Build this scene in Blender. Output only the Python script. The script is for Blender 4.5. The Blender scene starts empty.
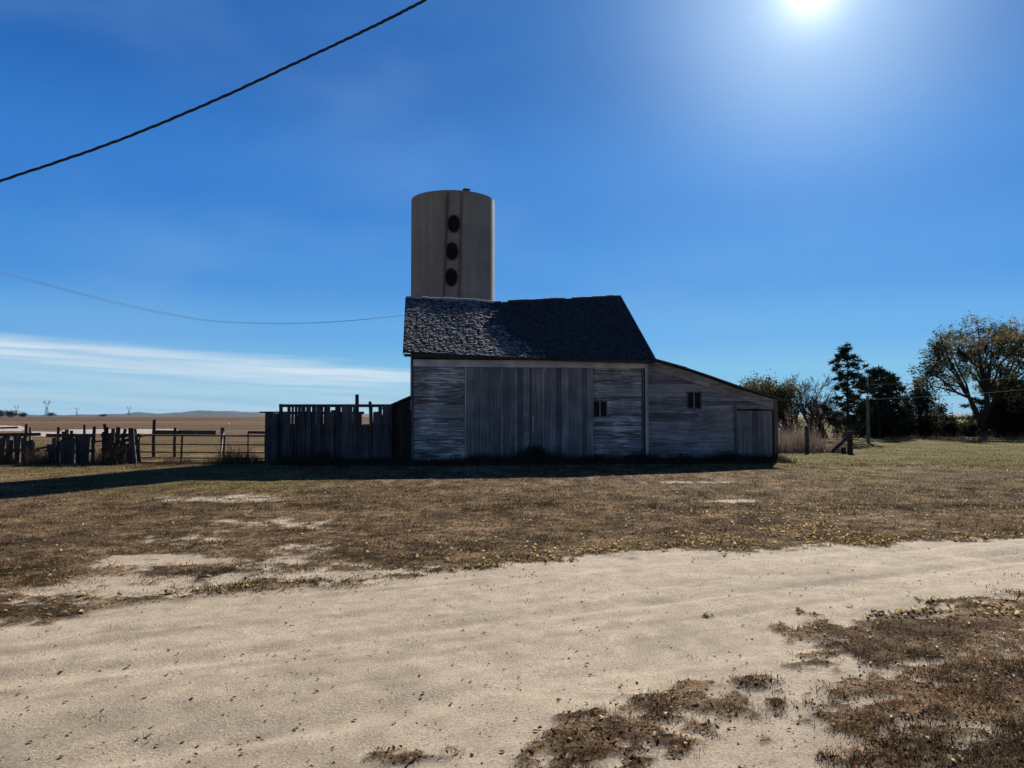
import bpy, math, random
import numpy as np
from mathutils import Vector, Matrix

random.seed(7)
RNG = np.random.default_rng(11)
C = bpy.context.scene.collection
R = math.radians

# ------------------------------------------------------------------ camera geometry
F = 769.0
PITCH = math.atan(32 / F)
CH = 1.6
cp, sp = math.cos(PITCH), math.sin(PITCH)

def ray(px, py):
    u, v = (px - 512) / F, (384 - py) / F
    return Vector((u, cp - v * sp, sp + v * cp))

def at(px, py, Y):
    d = ray(px, py)
    return Vector((0, 0, CH)) + d * (Y / d.y)

def gnd(px, py):
    d = ray(px, py)
    return Vector((0, 0, CH)) + d * (-CH / d.z)

SUN_AZ, SUN_EL = R(21.7), R(27.9)
SUN = Vector((math.sin(SUN_AZ) * math.cos(SUN_EL), math.cos(SUN_AZ) * math.cos(SUN_EL), math.sin(SUN_EL)))

# ------------------------------------------------------------------ numpy noise
def _hash(ix, iy, seed):
    h = (ix.astype(np.int64) * 374761393 + iy.astype(np.int64) * 668265263 + seed * 1442695041) & 0xFFFFFFFF
    h = ((h ^ (h >> 13)) * 1274126177) & 0xFFFFFFFF
    return ((h ^ (h >> 16)) & 0xFFFF) / 65535.0

def vnoise(x, y, seed=0):
    ix, iy = np.floor(x), np.floor(y)
    fx, fy = x - ix, y - iy
    fx, fy = fx * fx * (3 - 2 * fx), fy * fy * (3 - 2 * fy)
    a, b = _hash(ix, iy, seed), _hash(ix + 1, iy, seed)
    c, d = _hash(ix, iy + 1, seed), _hash(ix + 1, iy + 1, seed)
    return (a + (b - a) * fx) * (1 - fy) + (c + (d - c) * fx) * fy

def fbm(x, y, seed=0, octaves=4):
    s, amp, tot = 0, 1.0, 0
    for k in range(octaves):
        s = s + amp * vnoise(x, y, seed + k * 17)
        tot += amp
        amp *= .5
        x, y = x * 2.03 + 13.1, y * 2.03 + 7.7
    return s / tot

def sstep(a, b, x):
    t = np.clip((x - a) / (b - a), 0, 1)
    return t * t * (3 - 2 * t)

# ------------------------------------------------------------------ mesh collector
class MB:
    def __init__(self):
        self.v, self.f, self.c = [], [], []
    def poly(self, pts, col=(1, 1, 1)):
        n = len(self.v)
        self.v += [tuple(p) for p in pts]
        self.f.append(tuple(range(n, n + len(pts))))
        self.c += [tuple(col)] * len(pts)
    def hexa(self, p, col=(1, 1, 1)):
        """eight corners: bottom 0-3 (ccw), top 4-7"""
        n = len(self.v)
        self.v += [tuple(q) for q in p]
        for f in ((3, 2, 1, 0), (4, 5, 6, 7), (0, 1, 5, 4), (1, 2, 6, 5), (2, 3, 7, 6), (3, 0, 4, 7)):
            self.f.append(tuple(n + k for k in f))
        self.c += [tuple(col)] * 8
    def box(self, x0, x1, y0, y1, z0, z1, col=(1, 1, 1)):
        self.hexa([(x0, y0, z0), (x1, y0, z0), (x1, y1, z0), (x0, y1, z0),
                   (x0, y0, z1), (x1, y0, z1), (x1, y1, z1), (x0, y1, z1)], col)
    def beam(self, a, b, w, t, col=(1, 1, 1), up=(0, 0, 1)):
        a, b = Vector(a), Vector(b)
        d = (b - a).normalized()
        s = d.cross(Vector(up))
        if s.length < 1e-4:
            s = d.cross(Vector((1, 0, 0)))
        s.normalize()
        u = s.cross(d).normalized()
        s, u = s * w / 2, u * t / 2
        self.hexa([a - s - u, a + s - u, a + s + u, a - s + u, b - s - u, b + s - u, b + s + u, b - s + u], col)
    def tube(self, pts, rad, n=6, col=(1, 1, 1), caps=True):
        pts = [Vector(p) for p in pts]
        if not hasattr(rad, '__len__'):
            rad = [rad] * len(pts)
        base = len(self.v)
        prev = None
        for i, p in enumerate(pts):
            d = (pts[min(i + 1, len(pts) - 1)] - pts[max(i - 1, 0)])
            d = d.normalized() if d.length > 1e-9 else Vector((0, 0, 1))
            if prev is None:
                s = d.cross(Vector((0, 0, 1)))
                if s.length < .05:
                    s = d.cross(Vector((1, 0, 0)))
            else:
                s = prev - d * prev.dot(d)
            s.normalize()
            prev = s
            t = d.cross(s)
            for k in range(n):
                a = 2 * math.pi * k / n
                q = p + (s * math.cos(a) + t * math.sin(a)) * rad[i]
                self.v.append(tuple(q))
                self.c.append(tuple(col))
        for i in range(len(pts) - 1):
            for k in range(n):
                k2 = (k + 1) % n
                self.f.append((base + i * n + k, base + i * n + k2, base + (i + 1) * n + k2, base + (i + 1) * n + k))
        if caps:
            self.f.append(tuple(base + k for k in reversed(range(n))))
            m = base + (len(pts) - 1) * n
            self.f.append(tuple(m + k for k in range(n)))
    def build(self, name, mat, parent=None, origin=None, smooth=False):
        o = Vector(origin) if origin is not None else Vector((0, 0, 0))
        v = [(p[0] - o.x, p[1] - o.y, p[2] - o.z) for p in self.v]
        me = bpy.data.meshes.new(name)
        me.from_pydata(v, [], self.f)
        a = me.color_attributes.new('Col', 'FLOAT_COLOR', 'POINT')
        arr = np.ones((len(v), 4), dtype=np.float32)
        if len(v):
            arr[:, :3] = np.array(self.c, dtype=np.float32)
        a.data.foreach_set('color', arr.ravel())
        if smooth:
            me.polygons.foreach_set('use_smooth', [True] * len(me.polygons))
        me.update()
        ob = bpy.data.objects.new(name, me)
        me.materials.append(mat)
        C.objects.link(ob)
        if parent is not None:
            ob.parent = parent
        elif origin is not None:
            ob.location = o
        return ob

def np_mesh(name, verts, faces, cols, mat, smooth=False):
    """verts (n,3); faces (m,k); cols (n,3)"""
    me = bpy.data.meshes.new(name)
    m, k = faces.shape
    me.vertices.add(len(verts))
    me.vertices.foreach_set('co', verts.astype(np.float32).ravel())
    me.loops.add(m * k)
    me.loops.foreach_set('vertex_index', faces.astype(np.int32).ravel())
    me.polygons.add(m)
    me.polygons.foreach_set('loop_start', np.arange(0, m * k, k, dtype=np.int32))
    me.polygons.foreach_set('loop_total', np.full(m, k, dtype=np.int32))
    a = me.color_attributes.new('Col', 'FLOAT_COLOR', 'POINT')
    arr = np.ones((len(verts), 4), dtype=np.float32)
    arr[:, :cols.shape[1]] = cols
    a.data.foreach_set('color', arr.ravel())
    me.update(calc_edges=True)
    me.validate()
    if smooth:
        me.polygons.foreach_set('use_smooth', [True] * len(me.polygons))
    ob = bpy.data.objects.new(name, me)
    me.materials.append(mat)
    C.objects.link(ob)
    return ob

def tag(o, label=None, cat=None, group=None, kind=None):
    if label: o['label'] = label
    if cat: o['category'] = cat
    if group: o['group'] = group
    if kind: o['kind'] = kind
    return o

def thing(name, label, cat, loc=(0, 0, 0), rz=0, group=None):
    o = bpy.data.objects.new(name, None)
    o.empty_display_size = .3
    C.objects.link(o)
    o.location = loc
    o.rotation_euler = (0, 0, rz)
    return tag(o, label, cat, group)

# ------------------------------------------------------------------ materials
def new_mat(name):
    m = bpy.data.materials.new(name)
    m.use_nodes = True
    nt = m.node_tree
    nt.nodes.clear()
    return m, nt, nt.nodes, nt.links

def mathn(nt, op, a, b=None, c=None, clamp=False):
    n = nt.nodes.new('ShaderNodeMath')
    n.operation = op
    n.use_clamp = clamp
    for i, x in enumerate((a, b, c)):
        if x is None: continue
        if isinstance(x, (int, float)): n.inputs[i].default_value = x
        else: nt.links.new(x, n.inputs[i])
    return n.outputs[0]

def mixc(nt, fac, a, b, mode='MIX'):
    n = nt.nodes.new('ShaderNodeMix')
    n.data_type = 'RGBA'
    n.blend_type = mode
    n.clamp_factor = True
    for sock, x in ((n.inputs[0], fac), (n.inputs[6], a), (n.inputs[7], b)):
        if isinstance(x, (int, float)): sock.default_value = x
        elif isinstance(x, (tuple, list)): sock.default_value = tuple(x) + ((1,) if len(x) == 3 else ())
        else: nt.links.new(x, sock)
    return n.outputs[2]

def noise(nt, vec, scale, detail=4, rough=.55, stretch=None):
    if stretch is not None:
        mp = nt.nodes.new('ShaderNodeMapping')
        mp.inputs['Scale'].default_value = stretch
        nt.links.new(vec, mp.inputs[0])
        vec = mp.outputs[0]
    n = nt.nodes.new('ShaderNodeTexNoise')
    n.inputs['Scale'].default_value = scale
    n.inputs['Detail'].default_value = detail
    n.inputs['Roughness'].default_value = rough
    nt.links.new(vec, n.inputs['Vector'])
    return n.outputs['Fac']

def ramp(nt, fac, lo, hi, a=0.0, b=1.0):
    n = nt.nodes.new('ShaderNodeMapRange')
    n.interpolation_type = 'SMOOTHSTEP'
    n.inputs[1].default_value, n.inputs[2].default_value = lo, hi
    n.inputs[3].default_value, n.inputs[4].default_value = a, b
    nt.links.new(fac, n.inputs[0])
    return n.outputs[0]

def attr_col(nt):
    n = nt.nodes.new('ShaderNodeAttribute')
    n.attribute_name = 'Col'
    return n.outputs['Color']

def texco(nt, which='Object'):
    return nt.nodes.new('ShaderNodeTexCoord').outputs[which]

def finish(nt, col, rough=.9, bump=None, bump_d=.01, metallic=0, spec=.2):
    if spec == 0:
        b = nt.nodes.new('ShaderNodeBsdfDiffuse'); b.inputs['Roughness'].default_value = .6
        nt.links.new(col, b.inputs['Color'])
        if bump is not None:
            bn = nt.nodes.new('ShaderNodeBump'); bn.inputs['Distance'].default_value = bump_d
            nt.links.new(bump, bn.inputs['Height']); nt.links.new(bn.outputs[0], b.inputs['Normal'])
        o = nt.nodes.new('ShaderNodeOutputMaterial'); nt.links.new(b.outputs[0], o.inputs[0])
        return b
    b = nt.nodes.new('ShaderNodeBsdfPrincipled')
    if isinstance(col, (tuple, list)): b.inputs['Base Color'].default_value = tuple(col) + (1,)
    else: nt.links.new(col, b.inputs['Base Color'])
    if isinstance(rough, (int, float)): b.inputs['Roughness'].default_value = rough
    else: nt.links.new(rough, b.inputs['Roughness'])
    b.inputs['Metallic'].default_value = metallic
    b.inputs['Specular IOR Level'].default_value = spec
    if bump is not None:
        bn = nt.nodes.new('ShaderNodeBump')
        bn.inputs['Distance'].default_value = bump_d
        nt.links.new(bump, bn.inputs['Height'])
        nt.links.new(bn.outputs[0], b.inputs['Normal'])
    o = nt.nodes.new('ShaderNodeOutputMaterial')
    nt.links.new(b.outputs[0], o.inputs[0])
    return b

def wood_mat(name, tint, stretch, paint=None, paint_lo=.55, paint_hi=.68, grain=.45):
    """weathered board: colour attribute x long-grain noise, with remnants of old paint"""
    m, nt, N, L = new_mat(name)
    v = texco(nt)
    g = noise(nt, v, 9, 5, .65, stretch)
    g2 = noise(nt, v, 1.3, 4, .6)
    base = mixc(nt, 1.0, attr_col(nt), tint, 'MULTIPLY')
    k = ramp(nt, g, .25, .75, 1 - grain, 1 + grain)
    k2 = ramp(nt, g2, .3, .7, .75, 1.2)
    kk = mathn(nt, 'MULTIPLY', k, k2)
    cmb = N.new('ShaderNodeCombineColor')
    for i in range(3): L.new(kk, cmb.inputs[i])
    base = mixc(nt, 1.0, base, cmb.outputs[0], 'MULTIPLY')
    if paint:
        p = noise(nt, v, 6.5, 8, .75, tuple(s * .8 for s in stretch))
        p2 = noise(nt, v, .9, 3, .5)
        pm = mathn(nt, 'ADD', mathn(nt, 'MULTIPLY', p, .75), mathn(nt, 'MULTIPLY', p2, .25))
        base = mixc(nt, ramp(nt, pm, paint_lo, paint_hi, 0, .85), base, paint)
    finish(nt, base, .92, g, .004)
    return m

def attr_mat(name, rough=.9, nscale=20, amp=.3, bump=.0, translucent=0.0, metallic=0, spec=.2):
    m, nt, N, L = new_mat(name)
    v = texco(nt)
    g = noise(nt, v, nscale, 4, .6)
    k = ramp(nt, g, .25, .75, 1 - amp, 1 + amp)
    cmb = N.new('ShaderNodeCombineColor')
    for i in range(3): L.new(k, cmb.inputs[i])
    base = mixc(nt, 1.0, attr_col(nt), cmb.outputs[0], 'MULTIPLY')
    if translucent:
        d = N.new('ShaderNodeBsdfDiffuse'); t = N.new('ShaderNodeBsdfTranslucent'); mx = N.new('ShaderNodeMixShader')
        L.new(base, d.inputs[0]); L.new(base, t.inputs[0])
        mx.inputs[0].default_value = translucent
        L.new(d.outputs[0], mx.inputs[1]); L.new(t.outputs[0], mx.inputs[2])
        o = N.new('ShaderNodeOutputMaterial'); L.new(mx.outputs[0], o.inputs[0])
    else:
        finish(nt, base, rough, g if bump else None, bump, metallic, spec)
    return m

def ground_mat():
    m, nt, N, L = new_mat('dry_ground')
    v = texco(nt)
    n1 = noise(nt, v, 55, 6, .75)          # grit
    n2 = noise(nt, v, 4.5, 5, .65)         # patches
    n3 = noise(nt, v, 260, 2, .7)          # sand grains
    vo = N.new('ShaderNodeTexVoronoi'); vo.inputs['Scale'].default_value = 38
    L.new(v, vo.inputs['Vector'])
    peb = ramp(nt, vo.outputs['Distance'], .08, .2, 1.0, 0.0)
    k = mathn(nt, 'MULTIPLY', ramp(nt, n1, .25, .75, .68, 1.30), ramp(nt, n2, .25, .75, .82, 1.16))
    k = mathn(nt, 'MULTIPLY', k, ramp(nt, n3, .25, .75, .66, 1.34))
    cmb = N.new('ShaderNodeCombineColor')
    for i in range(3): L.new(k, cmb.inputs[i])
    col = mixc(nt, 1.0, attr_col(nt), cmb.outputs[0], 'MULTIPLY')
    an = N.new('ShaderNodeAttribute'); an.attribute_name = 'Col'
    msk = an.outputs['Alpha']
    t1 = noise(nt, v, 34, 6, .8); t2 = noise(nt, v, 11, 4, .6)
    tk = mathn(nt, 'MULTIPLY', ramp(nt, t1, .36, .66, .25, 1.75), ramp(nt, t2, .3, .7, .7, 1.3))
    tk = mathn(nt, 'ADD', mathn(nt, 'MULTIPLY', tk, msk), mathn(nt, 'SUBTRACT', 1, msk))
    cm2 = N.new('ShaderNodeCombineColor')
    for i in range(3): L.new(tk, cm2.inputs[i])
    col = mixc(nt, 1.0, col, cm2.outputs[0], 'MULTIPLY')
    h = mathn(nt, 'ADD', mathn(nt, 'MULTIPLY', n1, .8), mathn(nt, 'MULTIPLY', n3, .3))
    h = mathn(nt, 'ADD', h, mathn(nt, 'MULTIPLY', peb, .12))
    h = mathn(nt, 'ADD', h, mathn(nt, 'MULTIPLY', mathn(nt, 'MULTIPLY', t1, msk), 1.6))
    b = finish(nt, col, .95, h, .016, spec=.1)
    L.new(ramp(nt, msk, 0, .8, .115, .010), b.inputs['Specular IOR Level'])
    b.inputs['Specular Tint'].default_value = (1, .92, .83, 1)
    return m

M = dict(
    ground=ground_mat(),
    siding=wood_mat('weathered_siding', (1.06, 1, .93), (.22, 1, 3.2), (.86, .84, .80), .49, .60),
    lean=wood_mat('lean_siding', (1.07, 1, .92), (.2, 1, 3.2), (.66, .66, .67), .545, .66),
    vboard=wood_mat('vertical_board', (1.05, 1, .94), (2.6, 1, .07), None),
    trim=wood_mat('old_trim', (1, 1, 1), (.25, 1, 1.5), (.20, .19, .18), .55, .8, .25),
    rough=wood_mat('grey_fence_wood', (1, .97, .93), (2.0, 2.0, .12), None),
    shingle=attr_mat('cedar_shingle', .95, 14, .45, .004),
    concrete=None, hole=attr_mat('dark_opening', .95, 3, .2),
    glass=None,
    steel=attr_mat('rusty_pipe', .8, 25, .35, .002),
    cable=attr_mat('cable_sheath', .7, 30, .15),
    bark=attr_mat('bark', .95, 9, .35, .02),
    leaf=attr_mat('leaf', .8, 3, .25, 0, .5),
    needle=attr_mat('needle', .8, 3, .25, 0, .15),
    grass=attr_mat('dry_blade', .9, 1.5, .22, 0, .16),
    litter=attr_mat('leaf_litter', .8, 40, .25, 0, .5),
    stone=attr_mat('pebble', .9, 30, .3),
    hill=attr_mat('shaded_scrub_hill', .95, .004, .35),
    pale=attr_mat('pale_concrete', .9, 5, .25, .004),
)

def concrete_mat():
    m, nt, N, L = new_mat('silo_stave_concrete')
    v = texco(nt)
    st = noise(nt, v, 1.6, 5, .6, (1.6, 1.6, .12))
    n2 = noise(nt, v, .45, 4, .6)
    n3 = noise(nt, v, 18, 4, .7)
    # hoop lines / stave courses every 0.75 m
    sep = N.new('ShaderNodeSeparateXYZ'); L.new(v, sep.inputs[0])
    fr = mathn(nt, 'FRACT', mathn(nt, 'DIVIDE', sep.outputs[2], .76))
    hoop = ramp(nt, mathn(nt, 'ABSOLUTE', mathn(nt, 'SUBTRACT', fr, .5)), .0, .03, 1, 0)
    k = mathn(nt, 'MULTIPLY', ramp(nt, st, .3, .7, .87, 1.08), ramp(nt, n2, .3, .7, .85, 1.12))
    k = mathn(nt, 'MULTIPLY', k, ramp(nt, n3, .3, .7, .9, 1.08))
    k = mathn(nt, 'MULTIPLY', k, mathn(nt, 'SUBTRACT', 1, mathn(nt, 'MULTIPLY', hoop, .12)))
    cmb = N.new('ShaderNodeCombineColor')
    for i in range(3): L.new(k, cmb.inputs[i])
    finish(nt, mixc(nt, 1.0, attr_col(nt), cmb.outputs[0], 'MULTIPLY'), .9, n3, .01)
    return m
M['concrete'] = concrete_mat()

def glass_mat():
    m, nt, N, L = new_mat('dusty_pane')
    n = noise(nt, texco(nt), 6, 4)
    finish(nt, mixc(nt, n, (.006, .007, .008), (.014, .015, .016)), .4, spec=.15)
    return m
M['glass'] = glass_mat()

# ------------------------------------------------------------------ ground
def W(px, py):
    g = gnd(px, py)
    return (g.x, g.y)

FAR_EDGE = sorted([W(-160, 628), W(0, 628), W(60, 618), W(120, 600), W(190, 590), W(290, 580), W(400, 575), W(500, 566), W(600, 557),
                   W(700, 551), W(800, 547), W(860, 543), W(1024, 540), W(1300, 537)])
FEX = np.array([-40] + [p[0] for p in FAR_EDGE] + [60.])
FEY = np.array([FAR_EDGE[0][1] - 6] + [p[1] for p in FAR_EDGE] + [FAR_EDGE[-1][1] + 22])
NEAR_R = [W(812, 790), W(806, 768), W(815, 720), W(822, 690), W(815, 660), W(800, 632)]   # left border of the right-hand weed patch
NRY = np.array([p[1] for p in NEAR_R]); NRX = np.array([p[0] for p in NEAR_R])
NEAR_TOP = sorted([W(790, 628), W(880, 616), W(960, 606), W(1024, 598), W(1300, 585)])
NTX = np.array([p[0] for p in NEAR_TOP] + [60.]); NTY = np.array([p[1] for p in NEAR_TOP] + [NEAR_TOP[-1][1] + 20.])

def blob(x, y, px, py, rx, ry, rot=0):
    c = W(px, py)
    dx, dy = x - c[0], y - c[1]
    cr, sr = math.cos(rot), math.sin(rot)
    a, b = dx * cr + dy * sr, -dx * sr + dy * cr
    return np.exp(-((a / rx) ** 2 + (b / ry) ** 2))

def grassness(x, y):
    """0 = bare dirt, 1 = covered by dead grass"""
    n = fbm(x * 1.1, y * 1.1, 3, 5) - .5
    ns = fbm(x * 5, y * 5, 9, 4) - .5
    nf = (fbm(x * 13, y * 13, 19, 2) - .5) * sstep(16, 8, y)
    ns = ns + nf * .55
    soft = .18 + .55 * sstep(-.3, -3.2, x)
    far = (y - np.interp(x, FEX, FEY)) / soft * .35 + n * (1.7 + .9 * sstep(-.3, -3, x)) + ns * 1.5
    f = sstep(-.12, .2, far) * sstep(-.55, -.1, y - np.interp(x, FEX, FEY))
    # bare scuffed patches in the left part of the yard and small ones elsewhere
    bare = (blob(x, y, 215, 499, 1.2, .8) * .75 + blob(x, y, 150, 562, .55, .4) * .9 + blob(x, y, 185, 540, .7, .5) * .7 + blob(x, y, 295, 552, .35, 1.2) * .75 + blob(x, y, 230, 562, .8, .18) * .6
            + blob(x, y, 130, 585, .7, .35) + blob(x, y, 255, 525, 1.0, .7) * .6 + blob(x, y, 685, 483, 1.1, .25) + blob(x, y, 735, 502, .7, .25)
            + blob(x, y, 70, 590, .9, .3) * .6 + blob(x, y, 330, 575, .6, .25) * .7)
    f = f * (1 - np.clip(sstep(.34, .62, bare * (1 + n * 1.5 + ns * 2.4) + n * .35 + ns * .5), 0, 1) * .92)
    # weed patch at the near right
    left = (x - np.interp(y, NRY, NRX)) * 1.2
    top = (np.interp(x, NTX, NTY) - y) * 1.5 + .08
    d = np.minimum(np.minimum(left, top), .42) * 1.15 + n * 1.3 + ns * 1.7
    r = sstep(-.12, .25, d)
    streak = blob(x, y, 935, 614, .7, .08, .35) * .62 + blob(x, y, 930, 662, .3, .08, .2) * .8 + blob(x, y, 870, 700, .2, .08, .2) * .7
    r = r * (1 - sstep(.3, .7, streak + ns * .7))
    tongue = blob(x, y, 955, 600, .75, .1, .35) + blob(x, y, 840, 630, .45, .25)
    mid = (blob(x, y, 625, 732, .52, .36, .35) * .95 + blob(x, y, 690, 700, .42, .22, .4) * .8 + blob(x, y, 590, 768, .33, .3) * .8
           + blob(x, y, 740, 680, .35, .14, .2) * .8 + blob(x, y, 395, 757, .3, .13, .2) * .65 + blob(x, y, 840, 640, .4, .2) * .9)
    m = sstep(.46, .68, mid * (1.0 + n * 1.6 + ns * 2.6))
    t = sstep(.4, .7, tongue * (1 + ns * 2.4))
    near = np.clip(np.maximum(np.maximum(r, m), t), 0, 1)
    return np.clip(np.maximum(f, np.where(y < np.interp(x, FEX, FEY) - .1, near, 0)), 0, 1)

TD = Vector((W(1024, 566)[0] - W(0, 690)[0], W(1024, 566)[1] - W(0, 690)[1])).normalized()   # run of the track
TN = Vector((-TD.y, TD.x)); T0 = W(512, 640)

def height(x, y):
    r = np.hypot(x, y)
    near = 1 - sstep(25, 45, r)
    z = (fbm(x * .35, y * .35, 21, 3) - .5) * .05
    s = (x - T0[0]) * TN[0] + (y - T0[1]) * TN[1]
    al = (x - T0[0]) * TD[0] + (y - T0[1]) * TD[1]
    s = s + (fbm(al * .5, al * 0, 31, 2) - .5) * .25
    dirt = 1 - grassness(x, y)
    z = z + (fbm(x * 2.2, y * 2.2, 5, 3) - .5) * (.03 - .018 * dirt) + (fbm(al * .45, s * 4.5, 35, 4) - .5) * .030 * dirt
    rut = -.022 * (np.exp(-((s - .55) / .14) ** 2) + np.exp(-((s + .85) / .14) ** 2)) + .010 * np.exp(-((s + .1) / .3) ** 2)
    tread = .003 * np.sin(al * 55) * (np.exp(-((s - .55) / .1) ** 2) + np.exp(-((s + .85) / .1) ** 2))
    return (z + (rut + tread) * dirt + .012 * (1 - dirt)) * near

def ground_color(x, y):
    g = grassness(x, y)[:, None]
    r = np.hypot(x, y)
    n = fbm(x * .8, y * .8, 41, 4)[:, None]
    n2 = fbm(x * .16, y * .16, 43, 4)[:, None]
    nb = fbm(x * 3.1, y * 3.1, 47, 3)[:, None]
    s = (x - T0[0]) * TN[0] + (y - T0[1]) * TN[1]
    al = (x - T0[0]) * TD[0] + (y - T0[1]) * TD[1]
    str_ = fbm(al * .35, s * 5.0, 51, 5)[:, None]
    dirt = np.array([.435, .348, .250]) * (.80 + .22 * n + .22 * str_)
    dirt = dirt * (1 - .26 * sstep(.48, .68, nb * .4 + str_ * .6))
    turf = np.array([.158, .106, .063]) * (.65 + .7 * n)
    nm = fbm(x * 1.9, y * 1.9, 58, 4)[:, None]
    nk = fbm(x * 7.5, y * 7.5, 59, 3)[:, None]
    turf = turf * (.68 + .64 * sstep(.25, .75, nm)) * (1 + .4 * (nb - .5)) * (.6 + .8 * sstep(.25, .75, nk))
    green = np.array([.135, .114, .036]) * (.45 + 1.1 * n)
    right = sstep(2, 9, x)[:, None] * sstep(19, 29, y)[:, None] + .35 * sstep(-1, -6, x)[:, None] * sstep(14, 17, y)[:, None]
    right = np.clip(right + (n2 - .5) * 1.2 * sstep(12, 20, y)[:, None], 0, 1)
    turf = turf * (1 - right) + green * right
    c = dirt * (1 - g) + turf * g
    field = np.array([.125, .084, .053]) * (.8 + .4 * fbm(x * .02, y * .004, 61, 4)[:, None]) * (.45 + 1.1 * fbm(x * .006, np.log(np.maximum(y, 1)) * 7, 63, 4)[:, None])
    f = (sstep(38, 60, y) * sstep(6, -4, x * 1.0))[:, None]
    c = c * (1 - f) + field * f
    far = sstep(900, 2500, r)[:, None]
    band = fbm(x * .0006, y * .003, 71, 3)[:, None]
    farc = np.array([.085, .064, .046]) * (.25 + 1.5 * sstep(.3, .7, band))
    return np.concatenate([np.clip(c * (1 - far) + farc * far, .005, .9), g * (1 - far)], 1)

def axis(lo_far, fine, hi_far, step, grow):
    a, b = fine
    core = list(np.arange(a, b + 1e-6, step))
    out, s, x = [], step, b
    while x < hi_far:
        s *= grow; x += s; out.append(x)
    left, s, x = [], step, a
    while x > lo_far:
        s *= grow; x -= s; left.append(x)
    return np.array(left[::-1] + core + out)

gx = axis(-14000, (-5.0, 6.6), 14000, .05, 1.06)
gy = axis(-300, (3.0, 10.5), 15000, .05, 1.045)
GX, GY = np.meshgrid(gx, gy)
fx, fy = GX.ravel(), GY.ravel()
gz = height(fx, fy)
gv = np.stack([fx, fy, gz], 1)
gc = ground_color(fx, fy)
nx, ny = len(gx), len(gy)
ii = (np.arange(ny - 1)[:, None] * nx + np.arange(nx - 1)[None, :]).ravel()
gf = np.stack([ii, ii + 1, ii + nx + 1, ii + nx], 1)
ctr = gv[gf].mean(1)
on_track = (ctr[:, 1] < np.interp(ctr[:, 0], FEX, FEY) + .6) & (ctr[:, 1] > -6) & (np.abs(ctr[:, 0]) < 30) & (grassness(ctr[:, 0], ctr[:, 1]) < .45)

def submesh(name, sel):
    f = gf[sel]
    used, inv = np.unique(f, return_inverse=True)
    return np_mesh(name, gv[used], inv.reshape(f.shape), gc[used], M['ground'], True)
tag(submesh('ground', ~on_track), 'dry brown yard and fields reaching the horizon', 'ground', kind='structure')
tag(submesh('dirt_track', on_track), 'pale sandy dirt track crossing the yard in front of the barn', 'track', kind='structure')

# ------------------------------------------------------------------ ground cover
def scatter(n, y0, y1, power=1.0):
    """random points inside the view wedge (a little wider than the picture)"""
    u = RNG.random(n)
    y = y0 * (y1 / y0) ** (u ** power)
    x = (RNG.random(n) * 2 - 1) * (y * .74 + .5)
    return x, y

def blades(x, y, h, w, col, lean=.5, name='dry_grass'):
    n = len(x)
    z = height(x, y)
    a = RNG.random(n) * 2 * np.pi
    la = RNG.random(n) * 2 * np.pi
    ll = lean * h * (.3 + RNG.random(n))
    sx, sy = np.cos(a) * w / 2, np.sin(a) * w / 2
    v = np.zeros((n, 3, 3))
    v[:, 0] = np.stack([x - sx, y - sy, z - .004], 1)
    v[:, 1] = np.stack([x + sx, y + sy, z - .004], 1)
    v[:, 2] = np.stack([x + np.cos(la) * ll, y + np.sin(la) * ll, z + h], 1)
    return v.reshape(-1, 3), np.repeat(col, 3, 0)

PAL_GRASS = np.array([[.195, .128, .068], [.12, .076, .043], [.27, .19, .105], [.075, .05, .031], [.18, .112, .06]])
PAL_GREEN = np.array([[.12, .112, .030], [.15, .128, .038], [.085, .082, .024], [.20, .158, .06]])

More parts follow.
